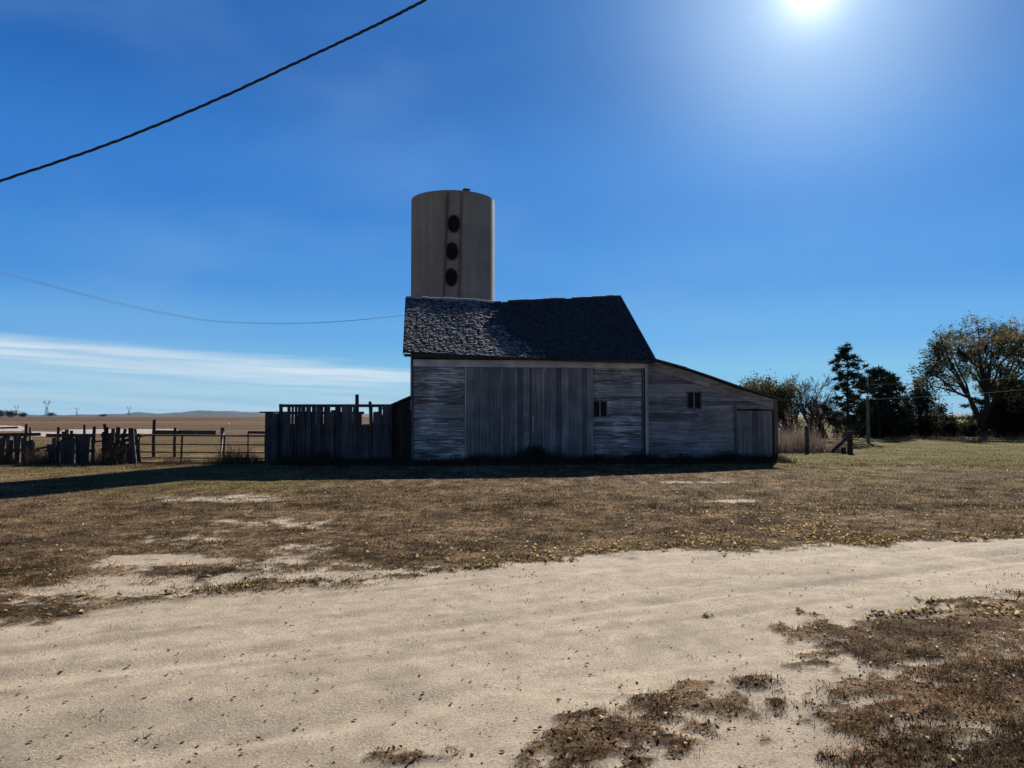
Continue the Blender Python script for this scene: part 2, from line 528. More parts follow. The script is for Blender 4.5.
def grass_cover():
    V, K = [], []
    # turf between track and barn, then lawn to the trees; blades come in tufts
    for (nt_, per, y0, y1, hh, ww, spread) in ((13000, 12, 3.2, 8.0, .036, .0042, .045), (20000, 8, 7.0, 14, .05, .010, .08),
                                               (17000, 7, 13, 26, .055, .015, .13), (9000, 6, 24, 50, .06, .03, .25)):
        tx, ty = scatter(nt_, y0, y1)
        g = grassness(tx, ty)
        cl = fbm(tx * 2.4, ty * 2.4, 77, 3)
        keep = RNG.random(nt_) < g * (.25 + 1.1 * sstep(.35, .65, cl)) + .004
        keep &= ~((tx > -13) & (ty > 25.6 + (tx + 3.4) * .122) & (tx < 9.5) & (ty < 40))
        tx, ty, g = tx[keep], ty[keep], g[keep]
        m = len(tx)
        x = np.repeat(tx, per) + RNG.normal(0, spread, m * per)
        y = np.repeat(ty, per) + RNG.normal(0, spread, m * per)
        h = hh * (.4 + 1.0 * RNG.random(m * per)) * np.repeat(.6 + .8 * RNG.random(m), per)
        h *= .7 + .5 * (y < 5.5) * (x > 1.2)
        w = ww * (.6 + .8 * RNG.random(m * per))
        pick = PAL_GRASS[RNG.integers(0, len(PAL_GRASS), m * per)]
        pg = PAL_GREEN[RNG.integers(0, len(PAL_GREEN), m * per)]
        gr = sstep(2, 9, x) * sstep(17, 27, y) * .8 + .3 * sstep(-1, -6, x) * sstep(13, 17, y) + .12
        ver = np.exp(-np.clip(y - np.interp(x, FEX, FEY), 0, 9) / .9) * sstep(-.5, 2, x) * (y > np.interp(x, FEX, FEY) - .3) * 1.3
        py_ = np.array([[.30, .225, .07], [.24, .19, .06], [.17, .125, .045]])[RNG.integers(0, 3, m * per)]
        col = np.where((RNG.random(m * per) < gr)[:, None], pg, pick)
        col = np.where((RNG.random(m * per) < ver * .8)[:, None], py_, col)
        red = sstep(.5, .62, fbm(x * .9, y * .9, 123, 3)) * (y < 7) * (x > .3)
        col = np.where((RNG.random(m * per) < red * .7)[:, None], col * np.array([1.1, .78, .68]), col)
        col = col * (.68 + .64 * sstep(.25, .75, fbm(x * 1.9, y * 1.9, 58, 4)))[:, None] * (.5 + 1.0 * sstep(.25, .75, fbm(x * 7.5, y * 7.5, 59, 3)))[:, None]
        flat = RNG.random(m * per) < .42
        lean_ = np.where(flat, 2.6, .8)
        h = np.where(flat, h * .42, h * .85)
        v, c = blades(x, y, h, w * np.where(flat, 1.25, 1), col, lean_)
        V.append(v); K.append(c)
    sx_, sy_ = scatter(9000, 3.1, 8.5)
    k = RNG.random(9000) < .75 * grassness(sx_, sy_) + .012
    sx_, sy_ = sx_[k], sy_[k]; m = len(sx_)
    pal = np.array([[.42, .34, .22], [.30, .22, .13], [.20, .13, .075], [.12, .08, .05]])[RNG.integers(0, 4, m)]
    v, c = blades(sx_, sy_, .006 + .02 * RNG.random(m), .0022 + .002 * RNG.random(m), pal, 5.5)
    V.append(v); K.append(c)
    V, K = np.concatenate(V), np.concatenate(K)
    f = np.arange(len(V)).reshape(-1, 3)
    tag(np_mesh('dry_grass', V, f, K, M['grass']), 'short dead brown grass covering the yard', 'grass', kind='stuff')
grass_cover()

PAL_LEAF = np.array([[.42, .31, .13], [.36, .25, .11], [.22, .13, .07], [.14, .09, .055], [.48, .38, .20], [.30, .17, .08]])
def leaf_geo(x, y, size, cols, tilt=.5, lift=.01):
    n = len(x)
    z = height(x, y) + lift
    a = RNG.random(n) * 2 * np.pi
    t1, t2 = RNG.normal(0, tilt, n), RNG.normal(0, tilt, n)
    ux = np.stack([np.cos(a), np.sin(a), np.sin(t1)], 1)
    uy = np.stack([-np.sin(a), np.cos(a), np.sin(t2)], 1)
    fold = .25 + .5 * RNG.random(n)
    s = size[:, None]
    p = np.stack([x, y, z + .18 * size], 1)
    up = np.array([0, 0, 1.0])
    v = np.zeros((n, 6, 3))
    v[:, 0] = p - ux * s * .55
    v[:, 1] = p + ux * s * .60
    v[:, 2] = p + uy * s * .38 + ux * s * .1 + up * s * fold[:, None] * .45
    v[:, 3] = p - uy * s * .38 + ux * s * .1 + up * s * fold[:, None] * .45
    v[:, 4] = p + uy * s * .30 - ux * s * .28 + up * s * fold[:, None] * .3
    v[:, 5] = p - uy * s * .30 - ux * s * .28 + up * s * fold[:, None] * .3
    low = v[:, :, 2].min(1) - (z - lift)
    v[:, :, 2] -= (low - .002)[:, None]
    f = np.array([[0, 1, 2], [0, 2, 4], [1, 0, 3], [3, 0, 5]])
    F_ = (np.arange(n)[:, None, None] * 6 + f[None]).reshape(-1, 3)
    return v.reshape(-1, 3), F_, np.repeat(cols, 6, 0)

def leaf_litter():
    V, Fc, K, off = [], [], [], 0
    def add(x, y, size, cols, tilt):
        nonlocal off
        v, f, c = leaf_geo(x, y, size, cols, tilt)
        V.append(v); Fc.append(f + off); K.append(c); off += len(v)
    # thick drift of yellow leaves along the far verge, thicker to the right
    x, y = scatter(56000, 6.2, 17)
    ed = y - np.interp(x, FEX, FEY)
    p = np.exp(-np.clip(ed, 0, 99) / (1.0 + .7 * sstep(0, 5, x))) * (.12 + .88 * sstep(-2.2, 1.5, x)) * (grassness(x, y) > .4)
    p = 1.5 * p * (.15 + 1.3 * sstep(.4, .65, fbm(x * 1.2, y * 1.2, 91, 4))) + .035 * (grassness(x, y) > .4)
    k = RNG.random(len(x)) < p
    x, y = x[k], y[k]
    pal = PAL_LEAF[RNG.choice(6, len(x), p=[.3, .2, .1, .1, .2, .1])]
    add(x, y, .020 + .024 * RNG.random(len(x)), pal * (.75 + .5 * RNG.random((len(x), 1))), .5)
    # weed patches at the near right
    x, y = scatter(62000, 3.1, 7.0)
    k = (RNG.random(len(x)) < .55 * grassness(x, y)) & (y < np.interp(x, FEX, FEY) - .1)
    x, y = x[k], y[k]
    P2 = np.array([[.42, .31, .15], [.60, .53, .40], [.20, .10, .055], [.06, .042, .03], [.30, .22, .13], [.10, .07, .045]])
    pal = P2[RNG.choice(6, len(x), p=[.11, .13, .20, .25, .11, .20])]
    red = sstep(.5, .62, fbm(x * .9, y * .9, 123, 3))[:, None]
    pal = pal * (1 - red * np.array([0, .22, .3]))
    add(x, y, .0045 + .018 * RNG.random(len(x)) ** 2.4, pal, .6)
    # small pale and rusty flecks all over the dead turf
    x, y = scatter(30000, 5.5, 24)
    k = (RNG.random(len(x)) < .42 * sstep(.3, .7, fbm(x * .9, y * .9, 133, 3)) * grassness(x, y))
    x, y = x[k], y[k]
    pal = P2[RNG.choice(6, len(x), p=[.28, .22, .18, .08, .16, .08])] * (.6 + .5 * RNG.random((len(x), 1)))
    add(x, y, (.010 + .016 * RNG.random(len(x)) ** 2) * (.6 + y / 22), pal, .5)
    # single curled leaves blown over the bare track
    x, y = scatter(1500, 3.1, 10)
    k = grassness(x, y) < .3
    x, y = x[k], y[k]
    pal = PAL_LEAF[RNG.choice(6, len(x), p=[.12, .14, .3, .24, .08, .12])]
    add(x, y, .008 + .024 * RNG.random(len(x)) ** 2.4, pal * .6, .16)
    tag(np_mesh('fallen_leaves', np.concatenate(V), np.concatenate(Fc), np.concatenate(K), M['litter']),
        'curled yellow and brown leaves lying on the track and its verges', 'leaves', kind='stuff')
leaf_litter()

def pebbles():
    x, y = scatter(3800, 3.0, 9.5)
    k = grassness(x, y) < .35
    x, y = x[k], y[k]
    n = len(x)
    s = .002 + .008 * RNG.random(n) ** 4
    z = height(x, y)
    dirs = np.array([[1, 0, 0], [0, 1, 0], [-1, 0, 0], [0, -1, 0], [0, 0, .7], [0, 0, -.5]])
    v = np.stack([x, y, z + s * .25], 1)[:, None, :] + dirs[None] * s[:, None, None] * (.6 + .8 * RNG.random((n, 6, 1)))
    f = np.array([[0, 1, 4], [1, 2, 4], [2, 3, 4], [3, 0, 4]])
    F_ = (np.arange(n)[:, None, None] * 6 + f[None]).reshape(-1, 3)
    col = np.array([.36, .31, .25]) * (.5 + .8 * RNG.random((n, 1)))
    tag(np_mesh('pebbles', v.reshape(-1, 3), F_, np.repeat(col, 6, 0), M['stone']), 'fine gravel strewn over the sandy track', 'gravel', kind='stuff')
pebbles()

# ------------------------------------------------------------------ barn
TH = R(7.0)
BC = at(411, 463.5, 25.7); BC.z = 0
bx_, by_ = Vector((math.cos(TH), math.sin(TH), 0)), Vector((-math.sin(TH), math.cos(TH), 0))

def fr(px, py, depth=0.0):
    """pixel -> (x along front, z) on the barn's front plane"""
    d = ray(px, py)
    o = Vector((0, 0, CH))
    t = (BC + by_ * depth - o).dot(by_) / d.dot(by_)
    p = o + d * t - BC
    return p.dot(bx_), p.z

barn = thing('barn', 'weathered grey wooden barn with two-tone shingle roof and low lean-to on its right', 'barn', BC, TH)
XR = fr(644.5, 420)[0]           # right end of the main block
XL = fr(777, 430)[0]             # right end of the lean-to
DEP, RID = 8.4, 4.2
EAVE = 3.58

def gcol(base, var=.25, tint=.008):
    k = 1 + random.uniform(-var, var)
    return tuple(max(.01, c * k + random.uniform(-tint, tint) * c * 3) for c in base)

def clapboards(mb, x0, x1, z0, z1, holes=(), step=.145, base=(.22, .22, .215), ytop=None, miss=0.0):
    """lapped horizontal boards; holes = (x0,x1,z0,z1); ytop(x) = roof line that clips them"""
    z = z0
    while z < z1 - .02:
        zt = min(z + step, z1)
        cuts = [(x0, x1)]
        for (a, b, c, d) in holes:
            if c < zt - .01 and d > z + .01:
                new = []
                for (p, q) in cuts:
                    if a > p: new.append((p, min(q, a)))
                    if b < q: new.append((max(p, b), q))
                cuts = [c_ for c_ in new if c_[1] - c_[0] > .02]
        for (p, q) in cuts:
            joints = [p]
            while joints[-1] < q - 2.6:
                joints.append(joints[-1] + random.uniform(1.4, 2.6))
            joints.append(q)
            for a, b in zip(joints[:-1], joints[1:]):
                b -= .006
                ta = tb = zt
                if ytop:
                    ta, tb = min(zt, ytop(a)), min(zt, ytop(b))
                    if ta <= z + .012 and tb <= z + .012: continue
                    if tb <= z + .012:
                        for k in range(30):
                            b -= (b - a) * .08
                            if ytop(b) > z + .03: break
                        tb = min(zt, ytop(b))
                    ta, tb = max(ta, z + .01), max(tb, z + .01)
                col = gcol(base, .5)
                o = random.uniform(0, .012)
                sg = random.uniform(-.012, .012)
                mb.hexa([(a, -.035 - o, z - .02 + sg), (b, -.035 - o, z - .02 - sg), (b, 0, z - .02 - sg), (a, 0, z - .02 + sg),
                         (a, -.012 - o, ta), (b, -.012 - o, tb), (b, 0, tb), (a, 0, ta)], col)
        z += step

# front siding left and right of the doors
xd0, xd1 = fr(466.5, 420)[0], fr(592, 420)[0]
wx0, wz0 = fr(593.5, 416.5); wx1, wz1 = fr(606, 401.5)
mb = MB()
ztop = 3.46
zf0, zf1 = fr(520, 367.5)[1], fr(520, 360.5)[1]
clapboards(mb, .08, xd0 - .06, .12, zf0 - .005)
mb.build('front_siding', M['siding'], barn)
mb = MB()
clapboards(mb, xd1 + .05, XR - .1, .12, zf0 - .005, holes=[(wx0, wx1, wz0, wz1)])
mb.build('front_siding', M['siding'], barn)

def plank_wall(mb, p0, p1, z0, top, bw=.22, th=.03, base=(.1, .1, .1)):
    """vertical-board wall from p0 to p1 (2-D), top(t) gives the height"""
    p0, p1 = Vector((p0[0], p0[1], 0)), Vector((p1[0], p1[1], 0))
    Ln = (p1 - p0).length
    d = (p1 - p0) / Ln
    nrm = Vector((d.y, -d.x, 0)) * th
    n = max(1, int(Ln / bw))
    for i in range(n):
        a, b = i / n, (i + 1) / n - .004 / Ln
        A, B = p0 + d * Ln * a, p0 + d * Ln * b
        za, zb = top(a), top(b)
        e = Vector((0, 0, 1))
        mb.hexa([A + e * z0, B + e * z0, B - nrm + e * z0, A - nrm + e * z0,
                 A + e * za, B + e * zb, B - nrm + e * zb, A - nrm + e * za], gcol(base, .3))

RID_PTS = [(0, 6.22), (.30, 6.16), (.40, 6.08), (.43, 6.10), (.6, 6.21), (.8, 6.32), (1, 6.44)]
def ridge_z(u): return float(np.interp(u, [p[0] for p in RID_PTS], [p[1] for p in RID_PTS]))
OVX0, OVX1, OVY = -.26, .30, .34
mb = MB()
# gable walls: top follows the roof
def gab(x, u):
    rz = ridge_z(u) - .10
    return lambda t: (3.66 + (rz - 3.66) * (1 - abs(2 * t - 1)))
mb2 = MB()
plank_wall(mb2, (.0, DEP), (.0, 0.03), -.08, gab(0, 0), base=(.09, .092, .098))
plank_wall(mb2, (XR, .03), (XR, DEP), -.08, gab(XR, 1), base=(.11, .11, .112))
plank_wall(mb2, (XR, DEP), (0, DEP), -.08, lambda t: 3.70, base=(.13, .125, .12))
mb2.build('board_wall', M['vboard'], barn)
# foundation
mb = MB()
mb.box(.03, xd0, .02, .25, -.1, .16, (.12, .115, .11)); mb.build('foundation', M['pale'], barn)
mb = MB(); mb.box(xd1, XL - .02, .02, .25, -.1, .16, (.12, .115, .11))
mb.build('foundation', M['pale'], barn)
# frieze above the doors, corner boards, door jamb
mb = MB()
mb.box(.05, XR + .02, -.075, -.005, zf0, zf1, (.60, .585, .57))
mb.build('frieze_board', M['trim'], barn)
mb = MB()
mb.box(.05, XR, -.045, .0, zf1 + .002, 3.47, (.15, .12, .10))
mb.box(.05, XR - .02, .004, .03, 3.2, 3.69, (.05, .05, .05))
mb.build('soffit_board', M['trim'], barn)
for (a, b, c) in ((.0, .085, (.11, .115, .12)), (xd0 - .06, xd0 - .005, (.45, .45, .45)), (XR - .10, XR - .025, (.10, .10, .10)), (XR + .02, XR + .13, (.48, .48, .48))):
    mb = MB()
    mb.box(a, b, -.062, -.001, .10, zf0 - .004 if b < XR else 3.42, c)
    mb.build('corner_board', M['vboard'], barn)

# sliding doors (two leaves of vertical boards) with a broken hole where they meet
xm = fr(530, 430)[0]
def door_leaf(x0, x1, hole):
    mb = MB()
    n = int((x1 - x0) / .215)
    w = (x1 - x0) / n
    for i in range(n):
        a, b = x0 + i * w, x0 + (i + 1) * w - .005
        zb = .10 + random.uniform(0, .05)
        mid = (a + b) / 2
        if hole[0] < mid < hole[1]:
            zb = hole[2] + random.uniform(-.12, .06)
        col = gcol((.19, .195, .20), .4)
        o = random.uniform(0, .012)
        mb.box(a, b, -.115 - o, -.082, zb, zf0 - .012, col)
        if i in (1, 4) or (i == n - 3): mb.box(b - .018, b + .016, -.135, -.128, zb + .05, zf0 - .03, gcol((.34, .34, .34), .2))
    d = mb.build('sliding_door', M['vboard'], barn)
    for z in (.75, 2.75):
        f = MB()
        if z < 1:
            segs = [(x0 + .03, x1 - .03)]
        else: segs = [(x0 + .03, x1 - .03)]
        for (a, b) in segs: f.box(a, b, -.080, -.045, z, z + .14, (.09, .09, .09))
        f.build('brace', M['trim'], d)
    return d
hole = (99, 98, 0)
dl = door_leaf(xd0, xm - .012, hole)
dr = door_leaf(xm + .012, xd1 + .03, hole)
for d_, px, z0, z1, c in ((dl, 524.5, 417, 431, (.17, .17, .18)), (dr, 532.5, 416, 431, (.75, .76, .78))):  # bent upright bars beside the door joint, the right one much paler
    h = MB()
    x, za = fr(px, z1); zb = fr(px, z0)[1]
    h.tube([(x, -.13, za), (x, -.165, za + .03), (x, -.165, zb - .03), (x, -.13, zb)], .013, 6, c)
    h.build('door_bar', M['steel'], d_)
for d_, pxs in ((dl, (481.5, 515)), (dr, (544, 577))):
    for px in pxs:
        h = MB()
        x, z = fr(px, 369.5)
        h.box(x - .035, x + .035, -.142, -.131, z - .14, z + .03, (.27, .27, .27))
        h.tube([(x, -.142, z + .01), (x, -.165, z + .01)], .035, 10, (.3, .3, .3))
        h.build('hanger', M['steel'], d_)
mb = MB()
mb.box(xd0 + .02, xd1 - .02, .25, .27, -.05, .1, (.03, .03, .03))
mb.build('sill', M['trim'], barn)

def window(x0, x1, z0, z1, parent, base=(.16, .155, .15)):
    w = MB(); t = .035
    w.box(x0 - t, x0 + .008, -.055, .02, z0 - t, z1 + t, base); w.box(x1 - .008, x1 + t, -.055, .02, z0 - t, z1 + t, base)
    w.box(x0 + .008, x1 - .008, -.053, .02, z1 - .008, z1 + t, base); w.box(x0 + .008, x1 - .008, -.060, .02, z0 - t, z0 + .008, base)
    xm_ = (x0 + x1) / 2
    w.box(xm_ - .014, xm_ + .014, -.04, .0, z0 + .008, z1 - .008, tuple(c * 3 for c in base))
    o = w.build('window', M['trim'], parent)
    g = MB()
    g.poly([(x0, -.012, z0), (x1, -.012, z0), (x1, -.012, z1), (x0, -.012, z1)])
    g.build('pane', M['glass'], o)
window(wx0, wx1, wz0, wz1, barn)

# main roof: real shingles over a dark deck
X0, X1 = OVX0, XR + OVX1
def roof_pt(u, v):
    """u along ridge, v 0 at the eave .. 1 at the ridge"""
    sag = -.05 * math.sin(math.pi * v) * (.4 + .6 * math.sin(math.pi * u))
    ze = EAVE - .02 * u - .03 * math.sin(math.pi * u) + .15 * max(0, 1 - u / .5)
    return Vector((X0 + (X1 - X0) * u, -OVY + (RID + OVY) * v, ze + (ridge_z(u) - ze) * v + sag))
def roof_n(u, v):
    a = roof_pt(min(u + .01, 1.01), v) - roof_pt(u - .01, v)
    b = roof_pt(u, v + .01) - roof_pt(u, v - .01)
    return a.cross(b).normalized()
deck = MB()
NU = 24
for i in range(NU):
    for j in range(8):
        u0, u1, v0, v1 = i / NU, (i + 1) / NU, j / 8, (j + 1) / 8
        q = [roof_pt(u0, v0), roof_pt(u1, v0), roof_pt(u1, v1), roof_pt(u0, v1)]
        n = roof_n(u0, v0) * .05
        deck.hexa([p - n for p in q] + [p - n * .1 for p in q], (.035, .035, .037))
    # back slope
    a, b = roof_pt(i / NU, 1), roof_pt((i + 1) / NU, 1)
    c, d = Vector((max(b.x, .06), DEP + OVY, EAVE)), Vector((max(a.x, .05 - .001 * i), DEP + OVY, EAVE))
    e = Vector((0, 0, .05))
    deck.hexa([a - e, b - e, c - e, d - e, a, b, c, d], (.06, .058, .056))
roof = deck.build('roof', M['shingle'], barn)
sh = MB()
rows = 50
Lx = X1 - X0
for j in range(rows):
    v0 = j / rows
    x = -random.uniform(0, .12)
    while x < Lx:
        w = random.uniform(.06, .12)
        a, b = max(x, 0), min(x + w - .008, Lx)
        x += w
        if b - a < .03: continue
        u = (a + b) / 2 / Lx
        # weathered cedar left of a diagonal border; sunlit and shaded tones put into colour
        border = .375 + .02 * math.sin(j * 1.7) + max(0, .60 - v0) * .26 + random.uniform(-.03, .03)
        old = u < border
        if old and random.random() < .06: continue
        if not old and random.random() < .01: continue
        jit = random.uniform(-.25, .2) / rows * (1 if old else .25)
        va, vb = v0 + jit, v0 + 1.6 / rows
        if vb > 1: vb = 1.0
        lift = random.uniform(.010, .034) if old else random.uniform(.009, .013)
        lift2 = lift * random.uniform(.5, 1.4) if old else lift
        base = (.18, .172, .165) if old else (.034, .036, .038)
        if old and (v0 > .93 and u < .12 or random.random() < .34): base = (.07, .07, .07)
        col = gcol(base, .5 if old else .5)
        n = roof_n(u, v0 + .5 / rows)
        A, B = roof_pt(a / Lx, max(va, -.004)), roof_pt(b / Lx, max(va, -.004))
        D, E = roof_pt(b / Lx, vb), roof_pt(a / Lx, vb)
        t = .010
        sh.hexa([A + n * lift - n * t, B + n * lift2 - n * t, D + n * .001, E + n * .001, A + n * lift, B + n * lift2, D + n * .007, E + n * .007], col)
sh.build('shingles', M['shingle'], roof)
rc = MB()
for i in range(30):
    a, b = roof_pt(i / 30, 1), roof_pt((i + 1) / 30, 1)
    if .40 < i / 30 < .46 or i in (22,):
        if rc.v: rc.build('ridge_cap', M['shingle'], roof); rc = MB()
        continue
    k = (.30, .29, .28) if i < 12 else (.07, .07, .07)  # left caps paler, the sunlit ridge line put into their colour
    e = random.uniform(.0, .03)
    rc.hexa([a + Vector((0, -.10, -.04)), b + Vector((0, -.10, -.04)), b + Vector((0, .10, -.04)), a + Vector((0, .10, -.04)),
             a + Vector((0, -.05, .03 + e)), b + Vector((0, -.05, .025 + e)), b + Vector((0, .03, .045 + e)), a + Vector((0, .03, .05 + e))], gcol(k, .2))
rc.build('ridge_cap', M['shingle'], roof)
ra = MB()
for u, s in ((0, -1), (1, 1)):
    p, q = roof_pt(u, 0), roof_pt(u, 1)
    r_ = Vector((max(q.x, .06), DEP + OVY, EAVE))
    ra = MB()
    ra.beam(p + Vector((s * .014, 0, -.075)), q + Vector((s * .014, 0, -.075)), .024, .14, (.10, .10, .10))
    ra.beam(q + Vector((s * .014, 0, -.075)), r_ + Vector((s * .014, 0, -.075)), .024, .14, (.10, .10, .10))
    ra.build('barge_board', M['trim'], roof)
ef = MB()
a, b = roof_pt(0, 0), roof_pt(1, 0)
ef.beam(a + Vector((.02, .03, -.12)), b + Vector((-.02, .03, -.12)), .022, .10, (.055, .05, .05))
ef.build('eave_board', M['trim'], roof)

# lean-to
LP = [fr(652, 358.5), fr(684, 367.5), fr(710, 376.5), fr(736, 386), fr(762, 393.5), fr(783, 399.5)]
lpx, lpz = [p[0] for p in LP], [p[1] for p in LP]
def lean_z(x): return float(np.interp(x, lpx, lpz))
lw0 = fr(687.5, 408); lw1 = fr(700, 392.5)
ld0 = fr(737, 461)[0]; ld1 = fr(772, 461)[0]; ldt = fr(745, 409.5)[1]
mb = MB()
zs = fr(690, 379)[1]
clapboards(mb, XR + .14, XL - .08, .12, lean_z(XR + .14) - .1, holes=[(lw0[0], lw1[0], lw0[1], lw1[1]), (ld0 - .01, XL - .05, -1, ldt + .04)],
           base=(.235, .235, .24), ytop=lambda x: lean_z(x) - .10)
mb.build('lean_to_siding', M['lean'], barn)
# wider pale boards under the slope
mb = MB()
for k in range(len(LP) - 1):
    xa, xb = max(lpx[k], XR + .14), min(lpx[k + 1], XL)
    if xb - xa < .05: continue
    for r_ in range(2):
        o = -.045 - .003 * (k % 2) - .004 * r_
        za, zb = lean_z(xa) - .09 - r_ * .17, lean_z(xb) - .09 - r_ * .17
        mb.hexa([(xa, o - .02, za - .165), (xb - .005, o - .02, zb - .165), (xb - .005, o, zb - .165), (xa, o, za - .165),
                 (xa, o - .02, za), (xb - .005, o - .02, zb), (xb - .005, o, zb), (xa, o, za)], gcol((.31, .285, .265), .18))
mb.build('gable_board', M['lean'], barn)
window(lw0[0], lw1[0], lw0[1], lw1[1], barn, (.12, .115, .11))
mb = MB()
n = 7
for i in range(n):
    a, b = ld0 + (ld1 - ld0) * i / n, ld0 + (ld1 - ld0) * (i + 1) / n - .006
    mb.box(a, b, -.075 - random.uniform(0, .01), -.045, .14, ldt - .04, gcol((.20, .195, .198), .3))
ldoor = mb.build('lean_to_door', M['vboard'], barn)
mb = MB()
mb.box(ld0 + .03, ld1 - .03, -.043, -.037, .42, .54, (.11, .11, .11)); mb.build('brace', M['trim'], ldoor); mb = MB(); mb.box(ld0 + .03, ld1 - .03, -.043, -.037, 1.35, 1.47, (.12, .12, .12))
mb.build('brace', M['trim'], ldoor)
mb = MB(); mb.box(XL - .14, XL - .0, -.085, .01, .1, lean_z(XL) - .1, (.13, .125, .12)); mb.build('corner_board', M['vboard'], barn)
mb = MB(); mb.box(ld0 - .09, ld0 - .015, -.085, -.005, .1, ldt + .12, (.12, .12, .12)); mb.build('corner_board', M['vboard'], barn)
LDEP = 7.6
mb = MB()
plank_wall(mb, (XL - .01, .02), (XL - .01, LDEP), -.08, lambda t: lean_z(XL) - .06, base=(.13, .125, .12))
plank_wall(mb, (XL, LDEP), (XR, LDEP), -.08, lambda t: lean_z(XL + (XR - XL) * t) - .08, base=(.12, .12, .12))
mb.build('lean_to_wall', M['vboard'], barn)
mb = MB()
for k in range(len(LP) - 1):
    for q in range(6):
        y0, y1 = -.22 + (LDEP + .4) * q / 6, -.22 + (LDEP + .4) * (q + 1) / 6 - .01
        o = random.uniform(0, .012)
        mb.hexa([(lpx[k], y0, lpz[k] - .055), (lpx[k + 1], y0, lpz[k + 1] - .055), (lpx[k + 1], y1, lpz[k + 1] - .055), (lpx[k], y1, lpz[k] - .055),
                 (lpx[k] - .02, y0, lpz[k] + o), (lpx[k + 1] + .03, y0, lpz[k + 1] + o - .006), (lpx[k + 1] + .03, y1, lpz[k + 1] + o - .006), (lpx[k] - .02, y1, lpz[k] + o)],
                gcol((.07, .07, .072), .25))
mb.build('lean_to_roof', M['shingle'], barn)

# low dark shed slope leaning on the left wall
s0 = fr(408, 395.5, 1.0); s1 = fr(385, 407, 1.0)
mb = MB()
for i in range(7):
    t0, t1 = i / 7, (i + 1) / 7 - .008
    xa, xb = s1[0] + (-.03 - s1[0]) * t0, s1[0] + (-.03 - s1[0]) * (t1 + .008)
    za, zb = s1[1] + (s0[1] - s1[1]) * t0, s1[1] + (s0[1] - s1[1]) * t1
    mb.hexa([(xa, .97, 0), (xb, .97, 0), (xb, 1.0, 0), (xa, 1.0, 0), (xa, .97, za - .05), (xb, .97, zb - .05), (xb, 1, zb - .05), (xa, 1, za - .05)], gcol((.06, .06, .062), .3))
mb.box(s1[0], -.03, 4.6, 4.63, 0, s1[1] - .09, (.06, .06, .06)); mb.box(s1[0] - .02, s1[0] - .005, 1.0, 4.6, 0, s1[1] - .09, (.06, .06, .06))
mb.build('side_shed_wall', M['vboard'], barn)
mb = MB()
mb.hexa([(s1[0] - .1, .85, s1[1] - .08), (-.035, .85, s0[1] - .06), (-.035, 4.8, s0[1] - .06), (s1[0] - .1, 4.8, s1[1] - .08),
         (s1[0] - .1, .85, s1[1] - .03), (-.035, .85, s0[1]), (-.035, 4.8, s0[1]), (s1[0] - .1, 4.8, s1[1] - .03)], (.05, .05, .052))
mb.build('side_shed_roof', M['shingle'], barn)

# ------------------------------------------------------------------ silo
SD = 37.0
SR = 41.8 / F * SD
sc_ = at(452.4, 400, SD); SX = sc_.x
SH = (416 - 187.5) / F * (SD - SR) + CH
silo = thing('silo', 'tall round concrete silo with a column of three round hatches, behind the barn', 'silo', (SX, SD, 0))
mb = MB()
NS = 72
lean_dx = -.0
for (z0, z1) in zip(np.linspace(0, SH, 18)[:-1], np.linspace(0, SH, 18)[1:]):
    pass
base = 0
zz = list(np.linspace(0, SH, 18))
for z in zz:
    for k in range(NS):
        a = 2 * math.pi * k / NS
        mb.v.append((math.cos(a) * SR, math.sin(a) * SR, z)); mb.c.append((.26, .235, .195))
for i in range(len(zz) - 1):
    for k in range(NS):
        mb.f.append((i * NS + k, i * NS + (k + 1) % NS, (i + 1) * NS + (k + 1) % NS, (i + 1) * NS + k))
mb.build('silo_wall', M['concrete'], silo, smooth=True)
mb = MB()
zi = [SH, SH, SH - 6]
ri = [SR, SR - .15, SR - .15]
for z, r_ in zip(zi, ri):
    for k in range(NS):
        a = 2 * math.pi * k / NS
        mb.v.append((math.cos(a) * r_, math.sin(a) * r_, z + .001)); mb.c.append((.22, .2, .17))
for i in range(2):
    for k in range(NS):
        mb.f.append((i * NS + k, i * NS + (k + 1) % NS, (i + 1) * NS + (k + 1) % NS, (i + 1) * NS + k))
mb.build('silo_rim', M['concrete'], silo)
a_c = math.atan2(-SD, -SX)         # direction to the camera
def silo_pt(px, py, r=SR):
    """ray-cylinder hit in silo-local coordinates"""
    d = ray(px, py); o = Vector((-SX, -SD, CH))
    A = d.x ** 2 + d.y ** 2; B = 2 * (o.x * d.x + o.y * d.y); Cc = o.x ** 2 + o.y ** 2 - r * r
    t = (-B - math.sqrt(max(B * B - 4 * A * Cc, 0))) / (2 * A)
    return o + d * t
for (pt, pb) in ((447.5, 443.5), (462, 459.5)):
    mb = MB()
    pts = []
    for k in range(15):
        t = k / 14
        p = silo_pt(pt + (pb - pt) * t, 193 + (300 - 193) * t, SR + .03)
        pts.append((p.x, p.y, p.z))
    q = pts[-1]; pts.append((q[0], q[1], 2.5))
    mb.tube(pts, .055, 8, (.14, .125, .105))
    mb.build('chute_rib', M['concrete'], silo)
